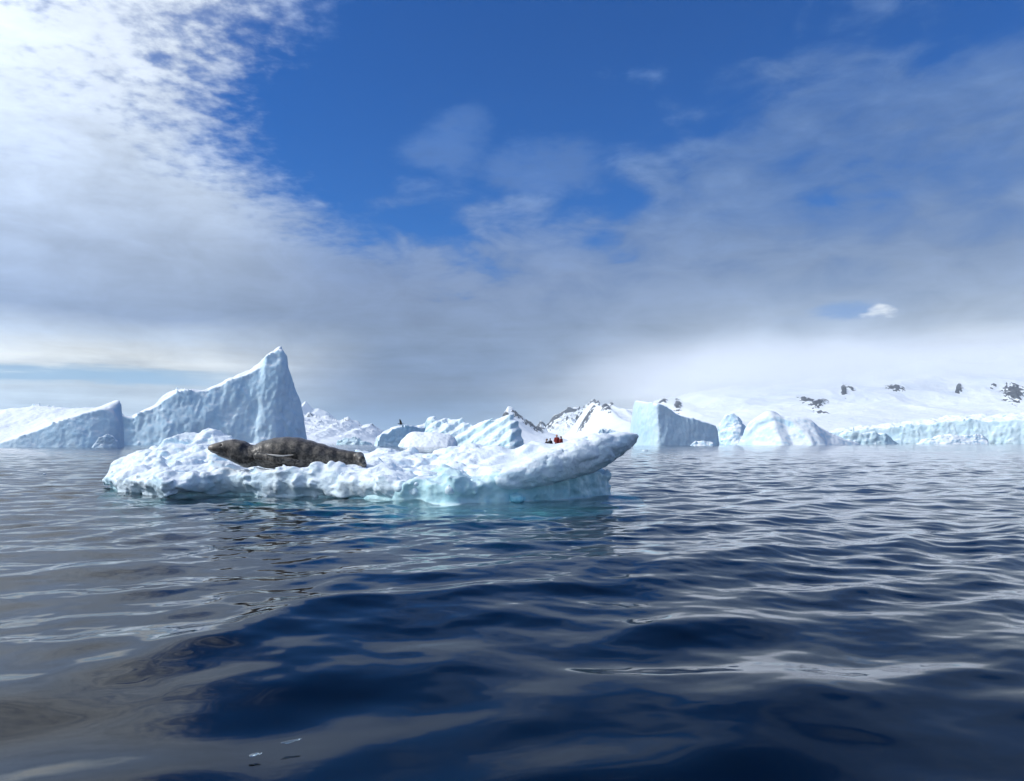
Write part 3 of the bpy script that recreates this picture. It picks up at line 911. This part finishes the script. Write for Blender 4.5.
snow = soften(snow, 2)
i0 = int((-1.2 - lo[0]) / RES)
wgt = sstep(-1.2, -0.4, X[i0:])
snow[i0:] += wgt * (soften(snow[i0:], 9) - snow[i0:])
band = np.abs(snow) < 0.30
bx, by, bz = X[band], Y[band], Z[band]
d = 0.035 * -billow(bx / 0.42 + bz, by / 0.42, bz / 0.25, 31, 2, 0.5) + 0.045 * fbm(bx / 0.5, by / 0.5, bz / 0.3, 35, 4, 0.55) + 0.016 * fbm(bx / 0.12, by / 0.12, bz / 0.08, 38, 3, 0.6)
snow[band] = snow[band] + d * (1 - 0.68 * sstep(-1.0, -0.2, bx))
floe = bpy.data.objects.new('ice_floe', None)
COL.objects.link(floe)
floe.location = (-3.2, 17.2, 0)
tag(floe, 'large low white ice floe with an overhanging tip on which the seal lies', 'ice floe')
iso('snow_mass', snow, np.array(lo) - np.array(floe.location), RES, M_SNOW, floe)
# foot of denser blue green ice, reaching below the water
s2 = (yfr + 0.30 - 0.20 * rightness - yy_) * 0.93 + 0.9 * edge_s + 0.05 * fbm(xx_ / 0.35, yy_ / 0.35, 2.7, 14, 3)
s2 = np.maximum(s2, (-10.5 + 0.10 * (yy_ - 19.9) ** 2 - xx_) + 0.6 * edge_n)
s2 = np.maximum(s2, (xx_ - 2.28) + 0.35 * edge_n + 0.12 * (yy_ - 17.0))
s2 = np.maximum(s2, yy_ - 20.0)
htop = (0.20 + (0.33 + 0.25 * fbm(xx_ / 0.7, yy_ / 0.7, 4.4, 64, 3)) * rightness).astype(np.float32)
foot = s2[:, :, None] + 0.10 * Z - (0.30 * sstep(0.0, -0.25, Z)) * (1 + 4.0 * rightness[:, :, None]) - 0.12 * rightness[:, :, None]
foot = smax(foot, (Z - htop[:, :, None]), 0.1)
band = np.abs(foot) < 0.2
bx, by, bz = X[band], Y[band], Z[band]
foot[band] += 0.10 * fbm(bx / 0.7, by / 0.7, bz / 0.35, 51, 4) + 0.03 * billow(bx / 0.3, by / 0.3, bz / 0.3, 55, 1)
iso('ice_foot', foot, np.array(lo) - np.array(floe.location), RES, M_FOOT, floe)

# pocket of clear blue ice at the waterline
M_POCKET = ice_mat('blue_ice_pocket', (0.42, 0.74, 0.83), (0.27, 0.66, 0.79), (0.22, 0.60, 0.76), 0.4, 0.02, 0.3)
pc_ = (XZ(516, 495, 15.5)[0], 15.70, 0.07)
Xp, Yp, Zp = grid3((-0.4, -0.6, -0.3), (0.4, 0.6, 0.35), 0.02)
fp = (np.sqrt((Xp / 0.20) ** 2 + (Yp / 0.42) ** 2 + (Zp / 0.15) ** 2) - 1) * 0.15 + 0.03 * fbm(Xp / 0.2, Yp / 0.2, Zp / 0.2, 57, 3)
iso('blue_ice_pocket', fp, np.array((-0.4, -0.6, -0.3)) + np.array(pc_) - np.array(floe.location), 0.02, M_POCKET, floe)

# ------------------------------------------------------------------ leopard seal
m, b, nt = mat_new('seal_fur')
M_SEAL = m
tcn = nt.nodes.new('ShaderNodeTexCoord')
so = nt.nodes.new('ShaderNodeSeparateXYZ'); nt.links.new(tcn.outputs['Object'], so.inputs[0])
ox, oy, oz = (E(so.outputs[i]) for i in range(3))
ov = tcn.outputs['Object']
blot = n_noise(ov, 5.0, 5, 0.6, 0.4)
spot = n_noise(ov, 22.0, 3, 0.6)
lowf = (0.42 - oz + (blot - 0.5) * 0.5).smooth(0.0, 0.35)
fur = n_mix((blot + (spot - 0.5) * 0.9).smooth(0.36, 0.66), (0.020, 0.018, 0.016), (0.115, 0.099, 0.083))
belly = n_mix((spot + (blot - 0.5) * 0.7).smooth(0.38, 0.62), (0.05, 0.044, 0.038), (0.26, 0.235, 0.20))
fur = n_mix(lowf * 0.75, fur, belly)
muz = ((ox + 1.80).abs()).smooth(0.05, 0.30, 1.0, 0.0)
fur = n_mix(muz * 0.5, fur, (0.20, 0.165, 0.13))
set_in(nt, b.inputs['Base Color'], fur)
b.inputs['Roughness'].default_value = 0.38
b.inputs['Sheen Weight'].default_value = 0.15
bump(nt, b, n_noise(ov, 60.0, 4, 0.6) + blot, 0.22, 0.015)
m, b, nt = mat_new('seal_eye'); M_EYE = m
b.inputs['Base Color'].default_value = (0.01, 0.008, 0.007, 1); b.inputs['Roughness'].default_value = 0.1
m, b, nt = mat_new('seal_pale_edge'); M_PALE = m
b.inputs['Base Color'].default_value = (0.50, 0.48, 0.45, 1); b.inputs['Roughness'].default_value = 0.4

SX = XZ(290, 460, SEAL_Y)[0]
S0 = np.array((SX, SEAL_Y, 0.55))
PXM = SEAL_Y / F_PX


def sp_(px, py, r, dyo=0.0):
    x, z = XZ(px, py, SEAL_Y)
    return (x - SX, dyo, z - 0.55, r * PXM * 0.96)


spine = [sp_(213.0, 448.3, 3.2, -.10), sp_(216, 448.4, 4.6, -.09), sp_(221, 448.2, 6.0, -.06), sp_(227, 447.8, 7.4, -.03), sp_(234, 448.2, 8.9), sp_(241, 450.0, 9.5), sp_(248.5, 454.2, 9.4, .02), sp_(256, 455.4, 10.6, .04),
         sp_(266, 453.6, 13.3, .05), sp_(276, 452.2, 14.8, .06), sp_(286, 451.6, 15.2, .06), sp_(297, 452.0, 14.6, .05), sp_(308, 453.4, 13.2, .04), sp_(320, 455.2, 11.6, .02), sp_(332, 456.8, 9.6, 0), sp_(343, 457.6, 7.8, -.02), sp_(352, 457.6, 6.5, -.05), sp_(357, 457.5, 5.6, -.08)]
lo_s = (-1.95, -0.75, -0.25); hi_s = (2.0, 0.65, 0.85)
RS = 0.0135
X, Y, Z = grid3(lo_s, hi_s, RS)


def cone(A, B, ky=1.0, kz=1.0):
    ax, ay, az_, ra = A; bx, by, bz, rb = B
    dX, dY, dZ = X - ax, (Y - ay) / ky, (Z - az_) / kz
    ex, ey, ez = bx - ax, (by - ay) / ky, (bz - az_) / kz
    h = np.clip((dX * ex + dY * ey + dZ * ez) / (ex * ex + ey * ey + ez * ez), 0, 1)
    return np.sqrt((dX - ex * h) ** 2 + (dY - ey * h) ** 2 + (dZ - ez * h) ** 2) - (ra + (rb - ra) * h)


f = None
for A_, B_ in zip(spine[:-1], spine[1:]):
    c = cone(A_, B_, 1.12)
    f = c if f is None else smin(f, c, 0.05)
# chest / throat resting on the ice
f = smin(f, cone(sp_(238, 455, 8, -.03), sp_(247, 460, 8, -.02), 1.2), 0.10)
f = smin(f, cone(sp_(222, 452.5, 4.2, -.06), sp_(238, 456, 7, -.03), 1.1), 0.05)
# belly spread
f = smin(f, cone(sp_(268, 459, 9, 0), sp_(312, 461.5, 7.5, 0), 1.3), 0.10)
# front flipper folded along the near side
f = smin(f, cone(sp_(262, 456, 4.2, -.30), sp_(280, 458.5, 4.4, -.40), 0.55), 0.035)
f = smin(f, cone(sp_(280, 458.5, 4.4, -.40), sp_(303, 461.5, 2.2, -.42), 0.45), 0.03)
# far front flipper
f = smin(f, cone(sp_(258, 460, 4, .32), sp_(285, 464, 3, .48), 0.6), 0.04)
# hind flippers, fanned and turned towards the viewer
for (p1, p2, p3) in (((355, 457, 5.0, -.05), (361, 456.5, 4.6, -.18), (364.5, 459, 4.0, -.36)), ((355, 459, 5.0, 0.02), (362, 462, 4.6, -.08), (365.5, 464.5, 3.2, -.22))):
    f = smin(f, cone(sp_(*p1), sp_(*p2), 0.9), 0.04)
    f = smin(f, cone(sp_(*p2), sp_(*p3), 0.9), 0.03)
f = smin(f, cone(sp_(350, 459, 4, -.02), sp_(358, 460, 2.2, -.02), 0.8), 0.03)
# eye sockets, brow, mouth line, nostril
for sy in (-1, 1):
    ex_, ey_, ez_, _ = sp_(224.5, 445.2, 1)
    f = smax(f, 0.022 - np.sqrt((X - ex_) ** 2 + (Y - (ey_ - 0.05 + sy * 0.145)) ** 2 + (Z - ez_) ** 2), 0.02)
mx0, _, mz0, _ = sp_(212, 450.6, 1); mx1, _, mz1, _ = sp_(227, 452.6, 1)
tm = np.clip((X - mx0) / (mx1 - mx0), 0, 1)
md = np.sqrt((Z - (mz0 + (mz1 - mz0) * tm - 0.03 * np.sin(tm * 3.1))) ** 2 + np.maximum(X - mx1, 0) ** 2 + np.maximum(mx0 - 0.1 - X, 0) ** 2)
f = f + 0.016 * np.exp(-(md / 0.012) ** 2)
band = np.abs(f) < 0.08
bx, by, bz = X[band], Y[band], Z[band]
f[band] += 0.006 * fbm(bx / 0.25, by / 0.2, bz / 0.2, 71, 3) + 0.0025 * np.sin(bx * 60 + 6 * fbm(bx / .2, by / .2, bz / .2, 72, 2)) * sstep(0.15, 0.5, np.abs(bx + 0.85) * -1 + 0.6)
seal = iso('leopard_seal', f, np.array(lo_s), RS, M_SEAL, origin=None)
seal.location = S0
tag(seal, 'dark mottled leopard seal lying asleep on the white ice floe', 'seal')


def ball(name, c, r, mat, parent, sc=(1, 1, 1), n=14):
    th = np.linspace(0, pi, n); ph = np.linspace(0, 2 * pi, 2 * n, endpoint=False)
    Tt, Pp = np.meshgrid(th, ph, indexing='ij')
    V = np.stack([np.sin(Tt) * np.cos(Pp) * sc[0], np.sin(Tt) * np.sin(Pp) * sc[1], np.cos(Tt) * sc[2]], -1).reshape(-1, 3) * r + np.array(c)
    ii = np.arange(n * 2 * n).reshape(n, 2 * n)
    Q = np.stack([ii[:-1], ii[1:], np.roll(ii[1:], -1, 1), np.roll(ii[:-1], -1, 1)], -1).reshape(-1, 4)
    return mesh_np(name, V, Q, mat, parent)


ex_, _, ez_, _ = sp_(224.5, 445.4, 1)
for sy in (-1, 1):
    ball('eye', (ex_, -0.05 + sy * 0.135, ez_), 0.024, M_EYE, seal)
nx_, _, nz_, _ = sp_(211.6, 447.0, 1)
ball('nose', (nx_ + 0.012, -0.10, nz_), 0.034, M_EYE, seal, (0.9, 1.2, 0.8))


def tube(name, pts, rad, mat, parent=None, n=10, flat=1.0):
    pts = np.array(pts, float); m_ = len(pts)
    V = []
    for i, p in enumerate(pts):
        tdir = pts[min(i + 1, m_ - 1)] - pts[max(i - 1, 0)]
        tdir /= np.linalg.norm(tdir)
        up = np.array((0, 0, 1.0)) if abs(tdir[2]) < 0.9 else np.array((0, 1.0, 0))
        s_ = np.cross(tdir, up); s_ /= np.linalg.norm(s_)
        w_ = np.cross(s_, tdir)
        rr = rad[i] if hasattr(rad, '__len__') else rad
        for k in range(n):
            a_ = 2 * pi * k / n
            V.append(p + rr * (cos(a_) * s_ + sin(a_) * w_ * flat))
    Q = [(i * n + k, i * n + (k + 1) % n, (i + 1) * n + (k + 1) % n, (i + 1) * n + k) for i in range(m_ - 1) for k in range(n)]
    c0, c1 = len(V), len(V) + 1
    V += [pts[0], pts[-1]]
    Q += [(c0, (k + 1) % n, k, k) for k in range(0)]
    me_t = [(c0, k, (k + 1) % n) for k in range(n)] + [(c1, (m_ - 1) * n + (k + 1) % n, (m_ - 1) * n + k) for k in range(n)]
    me = bpy.data.meshes.new(name)
    me.from_pydata([tuple(v) for v in V], [], [tuple(q_[::-1]) for q_ in Q] + [tuple(t_[::-1]) for t_ in me_t])
    me.update(); me.materials.append(mat)
    me.polygons.foreach_set('use_smooth', np.full(len(me.polygons), True))
    o = bpy.data.objects.new(name, me); COL.objects.link(o)
    if parent: o.parent = parent
    return o


# pale streak along the upper edge of the folded front flipper
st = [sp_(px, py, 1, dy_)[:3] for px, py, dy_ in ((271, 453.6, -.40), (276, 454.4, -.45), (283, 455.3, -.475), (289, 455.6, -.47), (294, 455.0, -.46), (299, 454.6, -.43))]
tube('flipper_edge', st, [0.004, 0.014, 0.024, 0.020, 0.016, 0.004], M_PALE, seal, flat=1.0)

# ------------------------------------------------------------------ inflatable boat with people
def plain(name, col, rough=0.6, sc_=30.0, var=0.25):
    m, b, nt = mat_new(name)
    tcn = nt.nodes.new('ShaderNodeTexCoord')
    nn = n_noise(tcn.outputs['Object'], sc_, 4, 0.6)
    set_in(nt, b.inputs['Base Color'], n_mix(nn, tuple(c * (1 - var) for c in col), tuple(min(1, c * (1 + var)) for c in col)))
    b.inputs['Roughness'].default_value = rough
    return m


M_RUB = plain('boat_rubber', (0.03, 0.03, 0.033), 0.55, 3)
M_RED = plain('red_jacket', (0.26, 0.022, 0.014), 0.7, 8)
M_DARKJ = plain('dark_jacket', (0.02, 0.02, 0.025), 0.7, 8)
M_TROU = plain('black_trousers', (0.015, 0.015, 0.018), 0.7, 8)
M_SKIN = plain('skin', (0.45, 0.28, 0.2), 0.55, 10, 0.1)
M_HAT = plain('dark_hat', (0.025, 0.02, 0.02), 0.8, 10)
M_ORANGE = plain('orange_hat', (0.55, 0.16, 0.03), 0.8, 10)
M_MOTOR = plain('motor_cowl', (0.02, 0.02, 0.022), 0.3, 3)
M_FLOOR = plain('boat_floor', (0.12, 0.12, 0.13), 0.7, 3)
BD = 80.0
boat = bpy.data.objects.new('inflatable_boat', None); COL.objects.link(boat)
boat.location = (XZ(553, 440, BD)[0], BD, 0.0)
boat.rotation_euler = (0, 0, radians(8))
tag(boat, 'black inflatable boat carrying people in red jackets behind the floe', 'boat')
U = []
for i in range(41):
    t_ = i / 40.0
    if t_ < 0.3: p_ = (-0.82, -2.3 + 3.2 * t_ / 0.3, 0.36)
    elif t_ > 0.7: p_ = (0.82, -2.3 + 3.2 * (1 - t_) / 0.3, 0.36)
    else:
        a_ = (t_ - 0.3) / 0.4 * pi
        p_ = (-0.82 * cos(a_), 0.9 + 1.35 * sin(a_), 0.36 + 0.28 * sin(a_) ** 2)
    U.append(p_)
tube('tube', U, [0.12] + [0.26] * 39 + [0.12], M_RUB, boat, 16)


def boxmesh(name, c, s, mat, parent, bev=0.03):
    import bmesh
    bm_ = bmesh.new()
    bmesh.ops.create_cube(bm_, size=1.0)
    for v in bm_.verts: v.co = Vector((v.co.x * s[0] + c[0], v.co.y * s[1] + c[1], v.co.z * s[2] + c[2]))
    bmesh.ops.bevel(bm_, geom=list(bm_.edges), offset=bev, segments=2, affect='EDGES')
    me = bpy.data.meshes.new(name); bm_.to_mesh(me); bm_.free(); me.materials.append(mat)
    o = bpy.data.objects.new(name, me); COL.objects.link(o); o.parent = parent
    return o


boxmesh('floor', (0, -0.4, 0.20), (1.3, 3.4, 0.08), M_FLOOR, boat)
boxmesh('transom', (0, -2.05, 0.42), (1.14, 0.07, 0.5), M_FLOOR, boat)
mot = boxmesh('outboard_motor', (0, -2.35, 0.86), (0.36, 0.5, 0.42), M_MOTOR, boat, 0.1)
boxmesh('motor_leg', (0, -2.32, 0.25), (0.16, 0.2, 0.85), M_MOTOR, mot, 0.04)


def person(loc, rz, label, jacket, hat, stand=True, s=1.0, lean=0.0):
    global X, Y, Z
    root = bpy.data.objects.new('person', None); COL.objects.link(root)
    root.location = loc; root.rotation_euler = (0, 0, rz)
    tag(root, label, 'person', 'people in the inflatable boat')
    res = 0.022
    X, Y, Z = grid3((-0.5, -0.6, -0.03), (0.5, 0.6, 1.9), res)

    def cap(a_, b_, ra, rb): return cone((*a_, ra), (*b_, rb))
    if stand:
        hip, chest, neck, head = (0, 0, 0.92), (0, lean * 0.6, 1.30), (0, lean, 1.48), (0, lean + 0.02, 1.63)
        legs = [[(sx * 0.10, 0, 0.90), (sx * 0.12, -0.03, 0.49), (sx * 0.13, 0.02, 0.08)] for sx in (-1, 1)]
    else:
        hip, chest, neck, head = (0, 0, 0.12), (0, lean * 0.6, 0.50), (0, lean, 0.68), (0, lean + 0.02, 0.84)
        legs = [[(sx * 0.10, 0, 0.12), (sx * 0.14, -0.42, 0.16), (sx * 0.14, -0.45, 0.06)] for sx in (-1, 1)]
    # body: head, neck, torso, arms with hands as one surface
    fb = cap(hip, chest, 0.12, 0.13)
    fb = smin(fb, cap(chest, neck, 0.12, 0.055), 0.05)
    fb = smin(fb, cap((head[0], head[1], head[2] - 0.03), (head[0], head[1] - 0.01, head[2] + 0.03), 0.085, 0.10), 0.03)
    fb = smin(fb, cap((head[0], head[1] - 0.10, head[2] - 0.01), (head[0], head[1] - 0.115, head[2] - 0.035), 0.012, 0.018), 0.02)
    arms = [[(sx * 0.20, neck[1], neck[2] - 0.08), (sx * 0.27, neck[1] + 0.02, neck[2] - 0.36), (sx * 0.20, neck[1] - 0.20, neck[2] - 0.50), (sx * 0.17, neck[1] - 0.29, neck[2] - 0.52)] for sx in (-1, 1)]
    for a_ in arms:
        fb = smin(fb, cap(a_[0], a_[1], 0.05, 0.042), 0.03); fb = smin(fb, cap(a_[1], a_[2], 0.042, 0.03), 0.02); fb = smin(fb, cap(a_[2], a_[3], 0.035, 0.028), 0.02)
    for l_ in legs:
        fb = smin(fb, cap(l_[0], l_[1], 0.08, 0.06), 0.03); fb = smin(fb, cap(l_[1], l_[2], 0.06, 0.04), 0.02)
    iso('body', fb, (-0.5, -0.6, -0.03), res, M_SKIN, root)
    fj = cap((0, 0, hip[2] - 0.02), chest, 0.19, 0.20)
    fj = smin(fj, cap((-0.15, neck[1], neck[2] - 0.07), (0.15, neck[1], neck[2] - 0.07), 0.10, 0.10), 0.06)
    for a_ in arms:
        fj = smin(fj, cap(a_[0], a_[1], 0.085, 0.075), 0.04); fj = smin(fj, cap(a_[1], a_[2], 0.075, 0.055), 0.03)
    iso('jacket', fj, (-0.5, -0.6, -0.03), res, jacket, root)
    ft = None
    for l_ in legs:
        c_ = smin(cap(l_[0], l_[1], 0.115, 0.09), cap(l_[1], l_[2], 0.09, 0.075), 0.03)
        c_ = smin(c_, cap(l_[2], (l_[2][0], l_[2][1] - 0.14, l_[2][2] - 0.03), 0.07, 0.05), 0.03)
        ft = c_ if ft is None else smin(ft, c_, 0.02)
    iso('trousers', ft, (-0.5, -0.6, -0.03), res, M_TROU, root)
    fh = cap((head[0], head[1] + 0.01, head[2] + 0.02), (head[0], head[1] + 0.015, head[2] + 0.06), 0.112, 0.105)
    fh = smax(fh, -(Z - head[2] - 0.02 + (Y - head[1]) * -0.2), 0.02)
    iso('hat', fh, (-0.5, -0.6, -0.03), res, hat, root)
    root.scale = (s, s, s)
    return root


def bp(dx_, dy_, z_):
    c_, s_ = cos(radians(8)), sin(radians(8))
    return (boat.location.x + dx_ * c_ - dy_ * s_, BD + dx_ * s_ + dy_ * c_, z_)


person(bp(0.32, -0.5, 0.24), radians(20), 'person in a red jacket standing tallest in the boat', M_RED, M_ORANGE, True, 1.04)
person(bp(0.78, 0.2, 0.60), radians(70), 'person in a red jacket seated on the right tube of the boat', M_RED, M_HAT, False, 1.0, 0.03)
person(bp(0.66, -0.95, 0.24), radians(60), 'person in a red jacket standing slightly stooped beside the tallest figure', M_RED, M_HAT, True, 0.94, -0.05)
person(bp(-0.74, -0.2, 0.62), radians(-75), 'person in dark clothing seated on the left side of the boat', M_DARKJ, M_HAT, False, 1.05, 0.0)
person(bp(-0.22, 0.5, 0.24), radians(-20), 'person in dark clothing crouching forward in the boat', M_DARKJ, M_HAT, True, 0.82, 0.03)

# ------------------------------------------------------------------ seabird in flight
m, b, nt = mat_new('bird_plumage'); M_BIRD = m
tcn = nt.nodes.new('ShaderNodeTexCoord')
set_in(nt, b.inputs['Base Color'], n_mix(n_noise(tcn.outputs['Object'], 12, 3), (0.012, 0.011, 0.011), (0.04, 0.035, 0.03)))
BDI = 105.0
bxz = XZ(400.5, 424.0, BDI)
res = 0.014
blo, bhi = (-0.5, -0.75, -0.25), (0.6, 0.75, 0.75)
X, Y, Z = grid3(blo, bhi, res)
f = cone((-0.22, 0, 0.02, 0.05), (0.05, 0, 0.0, 0.095))
f = smin(f, cone((0.05, 0, 0.0, 0.095), (0.33, 0, 0.02, 0.045)), 0.03)
f = smin(f, cone((-0.22, 0, 0.02, 0.05), (-0.32, 0, 0.06, 0.045)), 0.03)
f = smin(f, cone((-0.32, 0, 0.06, 0.03), (-0.42, 0, 0.045, 0.008)), 0.01)
f = smin(f, cone((0.30, 0, 0.02, 0.05), (0.48, 0, 0.03, 0.06), 1.0, 0.3), 0.02)
for sy in (-1, 1):
    # wings raised, chord widened by several parallel blades
    for dx_ in (-0.05, 0.03, 0.11, 0.18):
        w_ = cone((dx_, sy * 0.05, 0.04, 0.032), (dx_ - 0.05, sy * 0.24, 0.30, 0.028))
        w_ = smin(w_, cone((dx_ - 0.05, sy * 0.24, 0.30, 0.028), (-0.12 + dx_ * 0.25, sy * 0.38, 0.66, 0.012)), 0.02)
        f = smin(f, w_, 0.03)
bird = iso('seabird', f, blo, res, M_BIRD)
bird.location = (bxz[0], BDI, bxz[1])
bird.rotation_euler = (0, 0, radians(12))
tag(bird, 'small dark seabird flying with raised wings above the blue iceberg', 'bird')


# ------------------------------------------------------------------ floating bits of ice
def chunk(px, py, size, label, seed, mat, hgt=0.4, flat=(1, 0.6, 0.35), rot=0.0, name='ice_chunk', Ypos=None):
    global X, Y, Z
    Yd = Ypos or CAM_H * F_PX / (py - 443.0)
    x_ = (px - 512) / F_PX * Yd
    res = size / 26.0
    b_ = size * 0.75
    X, Y, Z = grid3((-b_, -b_, -b_ * 0.8), (b_, b_, b_ * 0.8), res)
    d = (np.sqrt((X / flat[0]) ** 2 + (Y / flat[1]) ** 2 + (Z / flat[2]) ** 2) - size * 0.5) * min(flat)
    d = d + size * 0.10 * ridged(X / size * 2.2, Y / size * 2.2, Z / size * 2.2, seed, 2) * min(1, flat[2] * 2)
    o = iso(name, d, (-b_, -b_, -b_ * 0.8), res, mat)
    o.location = (x_, Yd, size * flat[2] * (hgt - 0.5) * 0.5)
    o.rotation_euler = (0, 0, rot)
    tag(o, label, 'ice chunk')
    return o


chunk(645, 451, 1.5, 'small white ice chunk afloat just right of the floe tip', 81, M_BERG, 0.5, (1, 0.6, 0.3))
chunk(47, 474, 0.16, 'tiny pale ice chunk afloat left of the floe', 83, M_BERG, 0.6, (1, 0.8, 0.6))
chunk(301, 731, 0.17, 'thin clear sliver of ice afloat in the dark near water', 85, M_CLEAR, 0.55, (1, 0.22, 0.10), radians(35))
chunk(263, 744, 0.07, 'small clear bit of ice beside the longer sliver', 87, M_CLEAR, 0.55, (1, 0.5, 0.16), radians(20))
